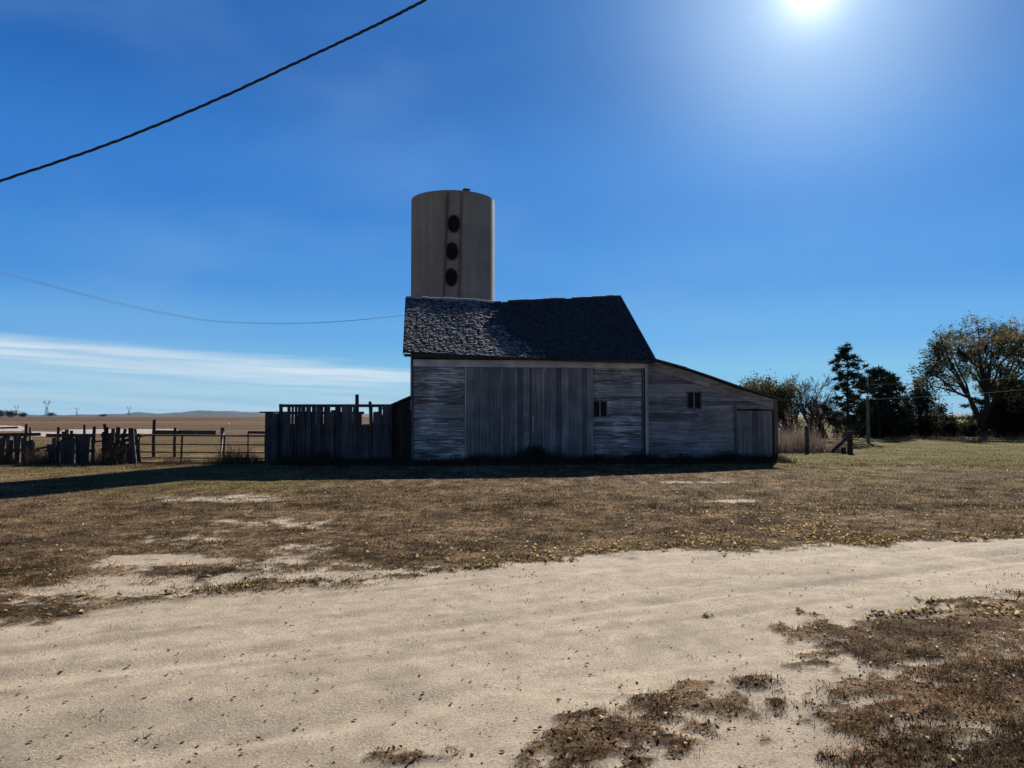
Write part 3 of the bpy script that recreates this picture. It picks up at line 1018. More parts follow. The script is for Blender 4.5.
for (hx, hy) in ((453.8, 224), (452, 251.5), (451.3, 277.5)):
    c = silo_pt(hx, hy)
    ang = math.atan2(c.y, c.x)
    mb = MB(); rim = MB()
    ring, ring2, ring3 = [], [], []
    for k in range(28):
        a = 2 * math.pi * k / 28
        ww, hh = .27 * math.cos(a), .40 * math.sin(a)
        for lst, sc in ((ring, .97), (ring2, 1.0), (ring3, 1.14)):
            aa = ang + ww * sc / SR
            rr = SR + (.012 if lst is ring else .012 if lst is ring2 else .006)
            lst.append((math.cos(aa) * rr, math.sin(aa) * rr, c.z + hh * sc))
    mb.poly(ring, (.012, .012, .013))
    hatch = mb.build('hatch', M['hole'], silo)
    for k in range(28):
        k2 = (k + 1) % 28
        rr = (SR + .10) / (SR + .012)
        o2 = [(p[0] * rr, p[1] * rr, p[2]) for p in (ring2[k], ring2[k2])]
        rim.poly([ring[k], ring[k2], o2[1], o2[0]], (.12, .11, .095))
        rim.poly([o2[0], o2[1], ring3[k2], ring3[k]], (.17, .155, .13))
    rim.build('hatch_rim', M['concrete'], hatch)
p = silo_pt(467, 192); a = math.atan2(p.y, p.x)
mb = MB()
mb.box(-.13, .13, -.1, .1, 0, .07, (.10, .09, .08)); mb.box(-.16, .16, -.12, .12, .071, .10, (.10, .09, .08))
o = mb.build('rim_bracket', M['concrete'], silo)
o.location = (math.cos(a) * (SR - .08), math.sin(a) * (SR - .08), SH + .003); o.rotation_euler = (0, 0, a + math.pi / 2)

# ------------------------------------------------------------------ board corral fence beside the barn
FD = 26.2
def pz(px, py, Y=FD):
    p = at(px, py, Y); return p.x, p.z
org = at(330, 463, FD); org.z = 0
fence = thing('board_fence', 'tall dark fence of upright weathered boards with gaps, left of the barn', 'fence', org)
mb = MB()
px = 280.0
while px < 392:
    w = random.uniform(3.2, 6.2)
    topy = random.choice([404.5, 404.8, 405, 405.4, 405.8, 404.6, 411.5])
    x0, x1 = pz(px, 400)[0], pz(px + w - random.choice([.1, .2, .3, .3, .9]), 400)[0]
    if 363 < px + w / 2 < 369.5: topy = 424
    zt = pz(300, topy)[1]
    tw = random.uniform(-.02, .02)
    y = FD - .03 - random.uniform(0, .02)
    mb.hexa([(x0, y - .025, 0), (x1, y - .025, 0), (x1, y, 0), (x0, y, 0), (x0 + tw, y - .025, zt - random.uniform(0, .02)), (x1 + tw, y - .025, zt), (x1 + tw, y, zt), (x0 + tw, y, zt - .01)],
            gcol((.075, .075, .078), .4))
    px += w
px = 278.5
while px < 392:
    w = random.uniform(4, 6.5)
    x0, x1 = pz(px, 400)[0], pz(px + w, 400)[0]
    zt = pz(300, random.choice([410, 411, 413, 415, 424]))[1] if not 360 < px < 371 else pz(300, 425)[1]
    mb.hexa([(x0, FD + .055, 0), (x1, FD + .055, 0), (x1, FD + .08, 0), (x0, FD + .08, 0), (x0, FD + .055, zt), (x1, FD + .055, zt), (x1, FD + .08, zt), (x0, FD + .08, zt)], gcol((.06, .06, .062), .3))
    px += w
mb.build('fence_boards', M['rough'], fence, org)
for (pa, pb, ya, yb) in ((279, 394, 404.2, 407.2), (279, 364, 411.6, 414.2), (279, 392, 438, 441)):
    mb = MB()
    xa, xb = pz(pa, 400)[0], pz(pb, 400)[0]
    za, zb = pz(300, yb)[1], pz(300, ya)[1]
    mb.box(xa, xb, FD + .003, FD + .05, za, zb, (.07, .068, .066))
    mb.build('rail', M['rough'], fence, org)
for px, top, rad in ((281, 404, .07), (318, 408, .07), (371.5, 401.5, .06), (391, 406, .07)):
    mb = MB()
    x, z = pz(px, top, FD + .13)
    mb.tube([(x, FD + .13, 0), (x + .02, FD + .13, z * .5), (x + (.0 if px != 371.5 else -.05), FD + .13, z)], [rad, rad, rad * .9], 7, (.06, .058, .055))
    mb.build('post', M['rough'], fence, org)
x, z = pz(357, 394.5, FD + .4)
mb = MB(); mb.tube([(x, FD + .4, 0), (x + .01, FD + .4, z * .6), (x, FD + .4, z)], [.075, .07, .062], 8, (.05, .048, .046))
tag(mb.build('wooden_post', M['rough'], None, (x, FD + .4, 0)), 'round wooden post standing taller than the board fence behind it', 'post')

# boxed gate post at the left end of the board fence
g0 = at(272, 463, FD - .1); g0.z = 0
gp = thing('gate_post', 'broad capped boarded post between pipe gate and board fence', 'post', g0)
x0, z0 = pz(267.5, 413); x1, _ = pz(279.5, 413)
mb = MB(); mb.box(x0, (x0 + x1) / 2 - .003, FD - .25, FD - .01, 0, z0, (.07, .07, .072)); mb.box((x0 + x1) / 2 + .003, x1 - .01, FD - .24, FD - .01, 0, z0 - .01, (.085, .083, .08))
mb.build('post_shaft', M['rough'], gp, g0)
mb = MB(); xc, zc = pz(262.5, 412); mb.box(xc, x1 + .02, FD - .30, FD + .02, z0 + .001, z0 + .05, (.06, .06, .06)); mb.build('cap_board', M['rough'], gp, g0)

# ------------------------------------------------------------------ pipe gate
GD = 26.3
gc0 = at(205, 463, GD); gc0.z = 0
gate = thing('pipe_gate', 'wide rusty five rail pipe gate with rounded corner', 'gate', gc0)
def gp_(px, py, Y=GD):
    p = at(px, py, Y); return (p.x, Y, p.z)
mb = MB()
rr = .028
yt, yb = 435.2, 462.3
pts = [gp_(266, yt + .8)]
pts += [gp_(150, yt), gp_(145, yt + .3)] + [gp_(142.5 - 3.2 * math.sin(t), yt + 4.5 - 3.8 * math.cos(t)) for t in (.3, .8, 1.2, 1.5)] + [gp_(139.2, 456), gp_(139.6, 459.5), gp_(141.5, yb), gp_(146, yb + .3), gp_(266, yb + .6)]
mb.tube(pts, rr, 8, (.15, .075, .05))
mb.build('gate_frame', M['steel'], gate, gc0, True)
for k, y in enumerate((444.2, 452, 457.8)):
    mb = MB(); mb.tube([gp_(139.4, y), gp_(200, y + .3), gp_(266, y + .8)], .022, 7, (.10, .07, .055)); mb.build('gate_rail', M['steel'], gate, gc0, True)
for px, dx in ((182.3, -1.2), (224.5, -1.0), (265.5, 0)):
    mb = MB(); a, b = Vector(gp_(px, yt, GD - .03)), Vector(gp_(px + dx, yb + .3, GD - .03)); mb.beam(a, b, .07, .02, (.075, .055, .045), (0, 1, 0)); mb.build('gate_upright', M['steel'], gate, gc0)

# rails, posts behind the gate
def pole(px, top, Y, r, name='fence_post', label='', col=(.07, .062, .055), lean=0, group=None, cat='post', base_py=None):
    p = at(px, top, Y)
    mb = MB()
    j = random.uniform(-.02, .02)
    b = Vector((p.x - lean, Y, 0))
    mb.tube([b, b.lerp(p, .5) + Vector((j, 0, 0)), p], [r * 1.05, r, r * .9], 7, col)
    o = mb.build(name, M['rough'], None, b)
    return tag(o, label, cat, group)
pole(154.5, 419.5, 30, .07, label='dark post behind the left end of the pipe gate')
pole(175.3, 427.5, 30, .06, label='short stub of a post behind the pipe gate above its first upright')
pole(222.5, 427.5, 29, .08, label='thick dark post behind the second upright of the pipe gate')
mb = MB()
a, b = at(156, 432.2, 30.1), at(216, 432.6, 30.1)
mb.beam(a, b, .05, .16, (.075, .065, .055)); o_ = (a + b) / 2
o = mb.build('fence_rail', M['rough'], None, (o_.x, o_.y, 0)); tag(o, 'weathered plank rail nailed across posts behind the pipe gate', 'rail')
mb = MB()
a, b = at(248, 432.3, 29), at(268, 432.6, 29)
mb.beam(a, b, .05, .10, (.07, .06, .055)); mb.beam(at(248.5, 432, 29.05), Vector((at(248.5, 432, 29.05).x, 29.05, 0)), .07, .05, (.07, .06, .055))
o = mb.build('fence_rail', M['rough'], None, (a.x, a.y, 0)); tag(o, 'short dark rail behind the gate beside the capped boarded post', 'rail')
mb = MB()
a, b = at(223.6, 433, 28.8), at(229, 423.5, 28.8)
mb.beam(Vector((a.x - .1, a.y, 0)), a, .09, .03, (.55, .52, .47)); mb.beam(a, b, .11, .03, (.6, .57, .52))
tag(mb.build('broken_board', M['pale'], None, (a.x - .1, a.y, 0)), 'pale broken board sticking up at a slant behind the gate', 'board')

# ------------------------------------------------------------------ ramshackle slab fences at the far left
def slab_fence(pxa, pxb, Y, tops, label, base=(.06, .062, .064), bw=3.4, gap=.02):
    o = at((pxa + pxb) / 2, 463, Y); o.z = 0
    t = thing('slab_fence', label, 'fence', o, group='patched slab fences by the corral')
    mb = MB()
    px = pxa
    while px < pxb:
        w = random.uniform(.6, 1.3) * bw
        ty = float(np.interp(px, [q[0] for q in tops], [q[1] for q in tops])) + random.uniform(-2.6, 2.2)
        a, b = at(px, ty, Y), at(min(px + w - gap, pxb), ty + random.uniform(-1, 1), Y)
        ln = random.choice([random.uniform(-.04, .04)] * 3 + [random.uniform(-.16, .16)])
        y = Y - random.uniform(0, .05)
        mb.hexa([(a.x - ln, y - .03, 0), (b.x - ln, y - .03, 0), (b.x - ln, y, 0), (a.x - ln, y, 0), (a.x, y - .03, a.z), (b.x, y - .03, b.z), (b.x, y, b.z), (a.x, y, a.z)], gcol(base, .45))
        px += w
    mb.build('slab_boards', M['rough'], t, o)
    for z in (.45, .95):
        mb = MB(); xa, xb = at(pxa, 460, Y).x, at(pxb, 460, Y).x
        mb.beam((xa - .1, Y + .04, z), (xb + .1, Y + .05, z + random.uniform(-.05, .05)), .05, .11, gcol((.06, .056, .052), .2)); mb.build('rail', M['rough'], t, o)
    return t
slab_fence(-30, 36, 26.0, [(-30, 436), (0, 437), (12, 438), (20, 436), (36, 442)], 'dark low slab fence with a stepped ragged top, leftmost at the corral')
slab_fence(48, 91, 25.8, [(48, 446), (53, 438), (60, 440), (75, 437), (91, 436)], 'dark broad slab fence panel between two gaps at the left corral', bw=5, gap=.1)
slab_fence(103, 113, 26.2, [(103, 430), (106, 427), (113, 440)], 'narrow high bunch of slabs leaning beside the pipe gate', bw=3.4, gap=.1)
slab_fence(112, 137, 26.3, [(112, 447), (118, 441), (126, 446), (137, 444)], 'low broken slabs under the tangle of leaning posts by the gate', bw=3.6)
leaners = [(58.5, 427, .05, .05, 'thin dark post rising above the broad slab panel, first of its row'), (63, 431.5, .05, -.1, 'stubby post tilted left above the broad slab panel'),
           (67, 429.5, .07, .08, 'crooked post with a knobby top over the broad slab panel'), (71.5, 430.5, .06, -.05, 'short post right of the knobby one over the slab panel'),
           (84.5, 424.5, .045, .0, 'tall thin stake at the right end of the broad slab panel'), (94.5, 426.5, .06, .03, 'post standing alone in the gap between slab panels'),
           (104.5, 424, .06, -.28, 'post leaning hard to the left at the narrow slabs'), (113.5, 428.5, .07, .1, 'dark post just right of the narrow slabs'),
           (118.5, 427, .08, .05, 'stout post in the middle of the leaning tangle by the gate'), (125.5, 429, .06, .25, 'slanting post crossing the tangle by the gate'),
           (131, 428, .10, -.12, 'thickest post of the tangle, curved top, next to the gate'), (134.5, 429, .07, -.2, 'last post beside the rounded gate corner, leaning left'),
           (26.5, 424, .05, .02, 'thin upright stake above the leftmost slab fence'), (30.5, 427, .045, -.03, 'pale thin stake beside the upright one at the leftmost slab fence')]
for px, top, r_, ln, lab in leaners:
    o = pole(px, top, 26.0 + random.uniform(-.2, .3), r_, 'fence_post', lab, (.30, .26, .22) if 'pale' in lab else gcol((.06, .056, .052), .3), ln, 'crooked posts of the corral fence')
for (a, b, w, lab) in (((104, 447), (134, 438), .10, 'dark plank nailed slanting across the leaning posts'), ((108, 459), (136, 448), .12, 'lower dark plank propped across the leaning posts'),
                       ((118, 437), (136, 434), .10, 'top plank bridging the posts next to the gate'), ((36, 449), (48, 447), .07, 'loose rail closing the gap between two slab fences'),
                       ((91, 442), (104, 441), .06, 'thin rail across the gap beside the broad slab panel'), ((0, 428), (18, 427.5), .06, 'curved pole rail over the leftmost slab fence')):
    p, q = at(*a, 26.05 - .12), at(*b, 26.15 - .12)
    mb = MB(); mb.beam(p, q, .035, w, gcol((.06, .056, .053), .3)); o_ = (p + q) / 2
    tag(mb.build('fence_plank', M['rough'], None, o_), lab, 'plank', 'loose planks of the corral fence')

# pale bare sand strips in the corral beyond the fences
def sand_strip():
    V, Fq = [], []
    for top, bot, x0, x1, sd in (((424.5, 426), (431, 431.5), -70, 25, 1), ((431.8, 432.2), (437, 436.5), 30, 66, 2), ((429.6, 429.2), (434.2, 434), 60, 180, 3)):
        b0, n = len(V), 60
        rows = 6
        for i in range(n + 1):
            t = i / n; px = x0 + (x1 - x0) * t
            for k in range(rows):
                q = k / (rows - 1)
                ty, by = top[0] + (top[1] - top[0]) * t, bot[0] + (bot[1] - bot[0]) * t
                w_ = min(1, t / .06, (1 - t) / .04) ** .5
                md = (ty + by) / 2
                py = md + ((by - ty) / 2) * (q * 2 - 1) * w_ + random.uniform(-.22, .22)
                g_ = gnd(px, py); V.append((g_.x, g_.y, .02 + .004 * sd))
        for i in range(n):
            for k in range(rows - 1):
                a = b0 + i * rows + k; Fq.append((a, a + 1, a + rows + 1, a + rows))
    c_ = np.tile(np.array([[.40, .335, .285, .55]]), (len(V), 1))
    tag(np_mesh('sand_strip', np.array(V), np.array(Fq), c_, M['ground']), 'pale strips of bare sand beyond the corral fences', 'sand', kind='structure')
sand_strip()

# ------------------------------------------------------------------ trees
class Tree:
    def __init__(self): self.tr, self.tw, self.tips = MB(), MB(), []

def grow(T, p, d, r, ln, lev, maxlev, kids=(3, 4), spread=.7, up=.12, wob=.18, shrink=.66, bark=(.06, .05, .042), tipmin=2, seg=5):
    pts, rad = [p.copy()], [r]
    step = ln / seg
    for i in range(seg):
        d = (d + Vector((random.gauss(0, wob), random.gauss(0, wob), random.gauss(0, wob * .7) + up * .35))).normalized()
        p = p + d * step
        pts.append(p.copy()); rad.append(r * (1 - .55 * (i + 1) / seg))
    (T.tr if lev <= 1 else T.tw).tube(pts, rad, 7 if lev == 0 else 5 if lev < 3 else 3, bark, caps=False)
    if lev >= tipmin:
        for q in pts[1:]: T.tips.append((q, lev, d))
    if lev >= maxlev: return
    n = random.randint(*kids)
    for k in range(n):
        t = random.uniform(.35 if lev else .45, 1.0) if k else 1.0
        i = min(int(t * seg), seg - 1)
        q = pts[i].lerp(pts[i + 1], t * seg - i)
        ax = d.orthogonal(); ax.rotate(Matrix.Rotation(random.uniform(0, 6.28), 3, d))
        nd = (d + ax * math.tan(spread * random.uniform(.55, 1.15)) + Vector((0, 0, up))).normalized()
        grow(T, q, nd, max(rad[i] * random.uniform(.55, .75), .008), ln * shrink * random.uniform(.75, 1.15), lev + 1, maxlev, kids, spread, up, wob, shrink, bark, tipmin, max(3, seg - 1))

def leaf_cloud(mb, pts, per, size, rad, pal, zsq=.8):
    """leaf-sized quads around twig points"""
    for (q, lev, d) in pts:
        c0 = random.choice(pal)
        for _ in range(per):
            c = q + Vector((random.gauss(0, rad), random.gauss(0, rad), random.gauss(0, rad * zsq)))
            a = Vector((random.gauss(0, 1), random.gauss(0, 1), random.gauss(0, 1))).normalized()
            b = a.orthogonal().normalized()
            s = size * random.uniform(.6, 1.3)
            k = random.uniform(.7, 1.3)
            mb.poly([c - a * s, c + b * s * .5, c + a * s, c - b * s * .5], tuple(x * k for x in c0))

def deciduous(px, py_top, Y, label, name='deciduous_tree', trunk_r=.25, maxlev=4, kids=(3, 4), spread=.7, leaves=4, size=.1, rad=.22, pal=((.1, .1, .04),), trunk_frac=.28,
              bark=(.06, .05, .042), stems=1, lean=0, keep=1.0, group=None, up=.12, wob=.18, shrink=.68):
    top = at(px, py_top, Y)
    base = Vector((at(px, 440, Y).x, Y, 0))
    T = Tree()
    for s in range(stems):
        d = Vector((random.gauss(lean, .22 if stems > 1 else .05), random.gauss(0, .2 if stems > 1 else .05), 1)).normalized()
        b = base + Vector((random.gauss(0, .25), random.gauss(0, .25), -.05)) * (1 if stems > 1 else 0)
        grow(T, b, d, trunk_r * (1 if stems == 1 else .6), top.z * trunk_frac, 0, maxlev, kids, spread, up, wob, shrink, bark)
    # scale to the seen height
    zs = sorted(v[2] for v in T.tw.v); zmax = zs[-1] if zs else 1
    k = top.z / (zmax + rad)
    for m in (T.tr, T.tw):
        m.v = [(base.x + (v[0] - base.x) * k, base.y + (v[1] - base.y) * k, v[2] * k) for v in m.v]
    tips = [(base + (q - base) * k, l, d) for q, l, d in T.tips if l >= 3 or maxlev < 4]
    if keep < 1: tips = [t for t in tips if random.random() < keep]
    th = thing(name, label, 'tree', base, group=group)
    T.tr.build('trunk', M['bark'], th, base, True)
    if leaves: leaf_cloud(T.tw, tips, leaves, size, rad, pal)
    T.tw.build('crown', M['leaf'], th, base)
    return th

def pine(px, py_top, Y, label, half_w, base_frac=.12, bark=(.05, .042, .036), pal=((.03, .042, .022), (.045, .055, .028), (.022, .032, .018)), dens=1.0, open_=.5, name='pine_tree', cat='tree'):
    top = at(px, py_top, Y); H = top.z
    base = Vector((at(px, 440, Y).x, Y, 0))
    W_ = half_w / F * Y
    tr, cr = MB(), MB()
    pts = [base + Vector((random.gauss(0, .04), random.gauss(0, .04), H * t)) if t else base.copy() for t in (0, .2, .4, .6, .8, .97)]
    tr.tube(pts, [.03 * H * .62, .016 * H, .013 * H, .010 * H, .006 * H, .01], 7, bark)
    n = int(34 * dens)
    for i in range(n):
        t = base_frac + (1 - base_frac) * (i / n) ** .9
        prof = math.sin(min(1, (1 - t) / (1 - base_frac) * 1.9 + .08) * math.pi / 2) * (.75 + .4 * random.random())
        L_ = W_ * prof * random.uniform(.55, 1.15)
        a = i * 2.4 + random.uniform(-.5, .5)
        p = base + Vector((0, 0, H * t))
        d = Vector((math.cos(a), math.sin(a), random.uniform(-.05, .3)))
        q = [p, p + d * L_ * .5, p + d * L_ + Vector((0, 0, L_ * random.uniform(.05, .3)))]
        cr.tube(q, [.035, .025, .012], 4, bark, caps=False)
        m = max(2, int(L_ / .35))
        for k in range(m):
            s = random.uniform(open_, 1.05)
            c = q[1].lerp(q[2], (s - .5) * 2) if s > .5 else q[0].lerp(q[1], s * 2)
            c = c + Vector((random.gauss(0, .14), random.gauss(0, .14), random.gauss(.05, .1)))
            col = random.choice(pal)
            R_ = random.uniform(.24, .46)
            for _ in range(34):
                e = Vector((random.gauss(0, 1), random.gauss(0, 1), random.gauss(.25, .8))).normalized()
                f = e.orthogonal().normalized() * .05
                st = c + e * R_ * random.uniform(0, .35)
                kx = random.uniform(.7, 1.35)
                cr.poly([st - f, st + f, st + e * R_ * random.uniform(.6, 1)], tuple(x * kx for x in col))
    th = thing(name, label, cat, base)
    tr.build('trunk', M['bark'], th, base, True)
    cr.build('crown', M['needle'], th, base)
    return th

random.seed(21)
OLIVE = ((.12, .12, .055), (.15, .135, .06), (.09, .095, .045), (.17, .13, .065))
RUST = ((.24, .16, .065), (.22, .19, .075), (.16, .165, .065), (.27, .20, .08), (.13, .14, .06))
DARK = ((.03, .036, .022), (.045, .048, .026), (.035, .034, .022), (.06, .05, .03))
deciduous(768, 371, 52, 'olive leafy tree rising behind the lean-to roof', trunk_r=.2, stems=4, leaves=5, size=.10, rad=.28, pal=OLIVE, trunk_frac=.3, spread=.55, keep=.75)
deciduous(742, 375, 56, 'low pale olive treetop just above the lean-to roof slope', trunk_r=.16, stems=3, leaves=5, size=.10, rad=.25, pal=OLIVE, spread=.5, keep=.7)
deciduous(800, 385, 50, 'brown twiggy bare shrub tree at the corner of the lean-to', trunk_r=.14, stems=5, leaves=1, size=.05, rad=.2, pal=((.09, .06, .05),), bark=(.085, .062, .055), spread=.5, keep=.4)
deciduous(816, 366, 53, 'bare grey tree with thin branching limbs left of the pines', name='bare_tree', trunk_r=.2, maxlev=5, kids=(3, 4), leaves=0, bark=(.09, .078, .068), spread=.5, stems=2)
deciduous(829, 368, 56, 'second bare tree with dark limbs touching the taller pine', name='bare_tree', trunk_r=.19, maxlev=5, kids=(2, 4), leaves=0, bark=(.06, .052, .048), spread=.55, stems=2)
pine(848, 348, 48, 'tallest dark pine with ragged clumps of needles', 22, .10, dens=1.45, open_=.55)
pine(879, 369, 55, 'shorter broad dark pine right of the tallest one', 22, .14, dens=1.5, open_=.5)
pine(893, 376, 57, 'third pine, narrow, joined to the broad pine on its right', 18, .16, dens=1.6, open_=.4)
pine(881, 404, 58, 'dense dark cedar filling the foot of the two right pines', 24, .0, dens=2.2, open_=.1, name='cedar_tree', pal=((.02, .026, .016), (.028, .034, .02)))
def shrub(px, top, Y, hw, label, pal, n=1400, size=.11, lobes=9, name='shrub', cat='bush', bark=(.05, .042, .038)):
    H = at(px, top, Y).z; base = Vector((at(px, 440, Y).x, Y, 0)); Wd = hw / F * Y
    th = thing(name, label, cat, base)
    st, cr = MB(), MB()
    L_ = []
    for k in range(lobes):
        a = random.uniform(0, 6.28); rr = random.uniform(.1, .8) * Wd
        z = random.uniform(.25, .86) * H if k else H * .84
        c = base + Vector((math.cos(a) * rr * (1 if k else .2), math.sin(a) * rr * .7, z))
        L_.append((c, random.uniform(.22, .42) * Wd, random.uniform(.10, .17) * H, random.choice(pal)))
        m_ = base.lerp(c, .5) + Vector((random.gauss(0, .1), random.gauss(0, .1), 0))
        st.tube([base + Vector((random.gauss(0, .12), random.gauss(0, .12), 0)), m_, c], [.05, .035, .012], 4, bark, caps=False)
        for _ in range(14):
            d = Vector((random.gauss(0, 1), random.gauss(0, 1), random.gauss(.5, .8))).normalized()
            st.tube([c, c + d * L_[-1][1] * random.uniform(.8, 1.5)], [.014, .005], 3, bark, caps=False)
    for k in range(n):
        c, rx, rz, col = random.choice(L_)
        g_ = Vector((random.gauss(0, .62), random.gauss(0, .62), random.gauss(0, .75)))
        p = c + Vector((g_.x * rx, g_.y * rx, g_.z * rz))
        if random.random() < .35: p.z *= random.random()
        if p.z < .05: continue
        a = Vector((random.gauss(0, 1), random.gauss(0, 1), random.gauss(0, 1))).normalized(); b = a.orthogonal().normalized()
        s_ = size * random.uniform(.6, 1.4); k_ = random.uniform(.7, 1.3)
        cr.poly([p - a * s_, p + b * s_ * .55, p + a * s_, p - b * s_ * .55], tuple(x * k_ for x in col))
    st.build('stems', M['bark'], th, base); cr.build('crown', M['leaf'], th, base)
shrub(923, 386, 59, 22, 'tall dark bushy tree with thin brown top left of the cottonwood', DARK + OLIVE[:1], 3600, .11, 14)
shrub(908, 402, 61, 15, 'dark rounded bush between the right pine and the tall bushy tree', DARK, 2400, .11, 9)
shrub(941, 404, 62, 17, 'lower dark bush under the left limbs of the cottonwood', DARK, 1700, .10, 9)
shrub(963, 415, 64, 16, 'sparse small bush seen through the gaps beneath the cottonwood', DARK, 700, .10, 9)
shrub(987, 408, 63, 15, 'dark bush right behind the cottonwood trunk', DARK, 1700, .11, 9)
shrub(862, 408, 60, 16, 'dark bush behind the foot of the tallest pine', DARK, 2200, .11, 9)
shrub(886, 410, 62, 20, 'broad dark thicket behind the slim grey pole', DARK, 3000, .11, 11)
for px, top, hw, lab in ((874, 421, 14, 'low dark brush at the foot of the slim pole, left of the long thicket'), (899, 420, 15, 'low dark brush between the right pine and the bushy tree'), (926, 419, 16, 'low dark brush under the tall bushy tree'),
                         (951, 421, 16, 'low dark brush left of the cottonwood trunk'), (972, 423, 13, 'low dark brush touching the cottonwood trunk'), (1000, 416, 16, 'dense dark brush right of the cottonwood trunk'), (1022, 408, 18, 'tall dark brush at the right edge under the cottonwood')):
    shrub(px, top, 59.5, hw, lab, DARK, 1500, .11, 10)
shrub(818, 398, 56, 20, 'grey brown leafless thicket around the bare trees', ((.10, .082, .07), (.085, .07, .06)), 1500, .06, 16, bark=(.09, .075, .066))
shrub(845, 412, 54, 16, 'grey brown thicket left of the tallest pine foot', ((.09, .075, .06), (.06, .055, .04)), 1600, .08, 12, bark=(.07, .06, .052))
shrub(764, 388, 57, 20, 'dense olive brush under the olive tree by the lean-to', OLIVE, 2600, .10, 12)
shrub(790, 398, 55, 17, 'brownish twiggy thicket between lean-to and bare trees', ((.085, .06, .05), (.07, .055, .045)), 1500, .07, 12, bark=(.08, .06, .052))
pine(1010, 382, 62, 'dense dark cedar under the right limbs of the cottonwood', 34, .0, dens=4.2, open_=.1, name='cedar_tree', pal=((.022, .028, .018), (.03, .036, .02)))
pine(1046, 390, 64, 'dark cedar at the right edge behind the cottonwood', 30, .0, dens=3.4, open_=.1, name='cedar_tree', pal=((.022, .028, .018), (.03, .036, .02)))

def cottonwood():
    Y = 60
    base = Vector((at(984, 440, Y).x, Y, 0)); H = at(985, 322, Y).z
    T = Tree()
    bark = (.055, .047, .04)
    tp = [base, base + Vector((-.1, 0, 1.0)), base + Vector((.05, .1, 2.1))]
    T.tr.tube(tp, [.34, .27, .22], 9, bark, caps=False)
    rnd = random.Random(44)
    clumps = []
    sh_ = ((925, 372, 12), (918, 383, 9), (934, 352, 12), (940, 338, 13), (952, 366, 14), (958, 330, 14), (968, 346, 15), (978, 327, 14), (986, 342, 15), (995, 330, 14), (1004, 344, 15), (1010, 328, 13), (1018, 340, 15),
           (1030, 334, 14), (1040, 348, 15), (1048, 362, 15), (1036, 372, 15), (1020, 362, 14), (1003, 372, 13), (988, 362, 12), (970, 372, 12), (944, 384, 11), (935, 366, 10), (1014, 384, 14), (1030, 392, 14), (1056, 380, 14),
           (1000, 398, 13), (1024, 405, 14), (1044, 402, 15), (990, 388, 10), (1012, 418, 13), (1038, 420, 14), (996, 352, 13), (1024, 352, 13), (962, 354, 11), (948, 345, 11))
    for (px, py, rp) in sh_:
        Yc = Y + rnd.uniform(-3, 3)
        clumps.append((at(px, py, Yc), rp / F * Y * rnd.uniform(.9, 1.15), py))
    forks = [base + Vector((-.9, .2, 3.0)), base + Vector((.1, -.3, 3.4)), base + Vector((1.3, .3, 3.1))]
    for f_ in forks:
        T.tr.tube([tp[1], tp[1].lerp(f_, .5) + Vector((rnd.gauss(0, .12), rnd.gauss(0, .12), -.1)), f_], [.26, .21, .16], 7, bark, caps=False)
    for (c, rc_, py) in clumps:
        f_ = min(forks, key=lambda q: (q - c).length)
        mid = f_.lerp(c, .5) + Vector((rnd.gauss(0, .3), rnd.gauss(0, .3), rnd.uniform(-.1, .5)))
        T.tr.tube([f_, f_.lerp(mid, .5) + Vector((rnd.gauss(0, .12), 0, rnd.gauss(0, .12))), mid, mid.lerp(c, .55) + Vector((rnd.gauss(0, .15), 0, rnd.gauss(0, .1))), c], [.10, .085, .065, .045, .025], 5, bark, caps=False)
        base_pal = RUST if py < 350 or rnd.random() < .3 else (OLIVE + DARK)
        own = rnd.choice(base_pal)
        for k in range(22):
            d = Vector((rnd.gauss(0, 1), rnd.gauss(0, 1), rnd.gauss(.15, .8))).normalized()
            s_ = c.lerp(mid, rnd.uniform(0, .35))
            e1 = s_ + d * rc_ * rnd.uniform(.5, 1.0)
            e2 = e1 + (d + Vector((rnd.gauss(0, .5), rnd.gauss(0, .5), rnd.gauss(.1, .4)))) * rc_ * rnd.uniform(.15, .4)
            T.tw.tube([s_, s_.lerp(e1, .6) + Vector((0, 0, rnd.gauss(0, .05))), e1, e2], [.028, .02, .012, .005], 3, bark, caps=False)
            n_ = rnd.randint(16, 40) if py < 380 else rnd.randint(12, 30)
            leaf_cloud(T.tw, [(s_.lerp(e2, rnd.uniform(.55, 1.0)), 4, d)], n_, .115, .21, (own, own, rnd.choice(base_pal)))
    th = thing('cottonwood_tree', 'big spreading cottonwood with thinning olive and rust leaves on the right', 'tree', base)
    T.tr.build('trunk', M['bark'], th, base, True)
    T.tw.build('crown', M['leaf'], th, base)
cottonwood()

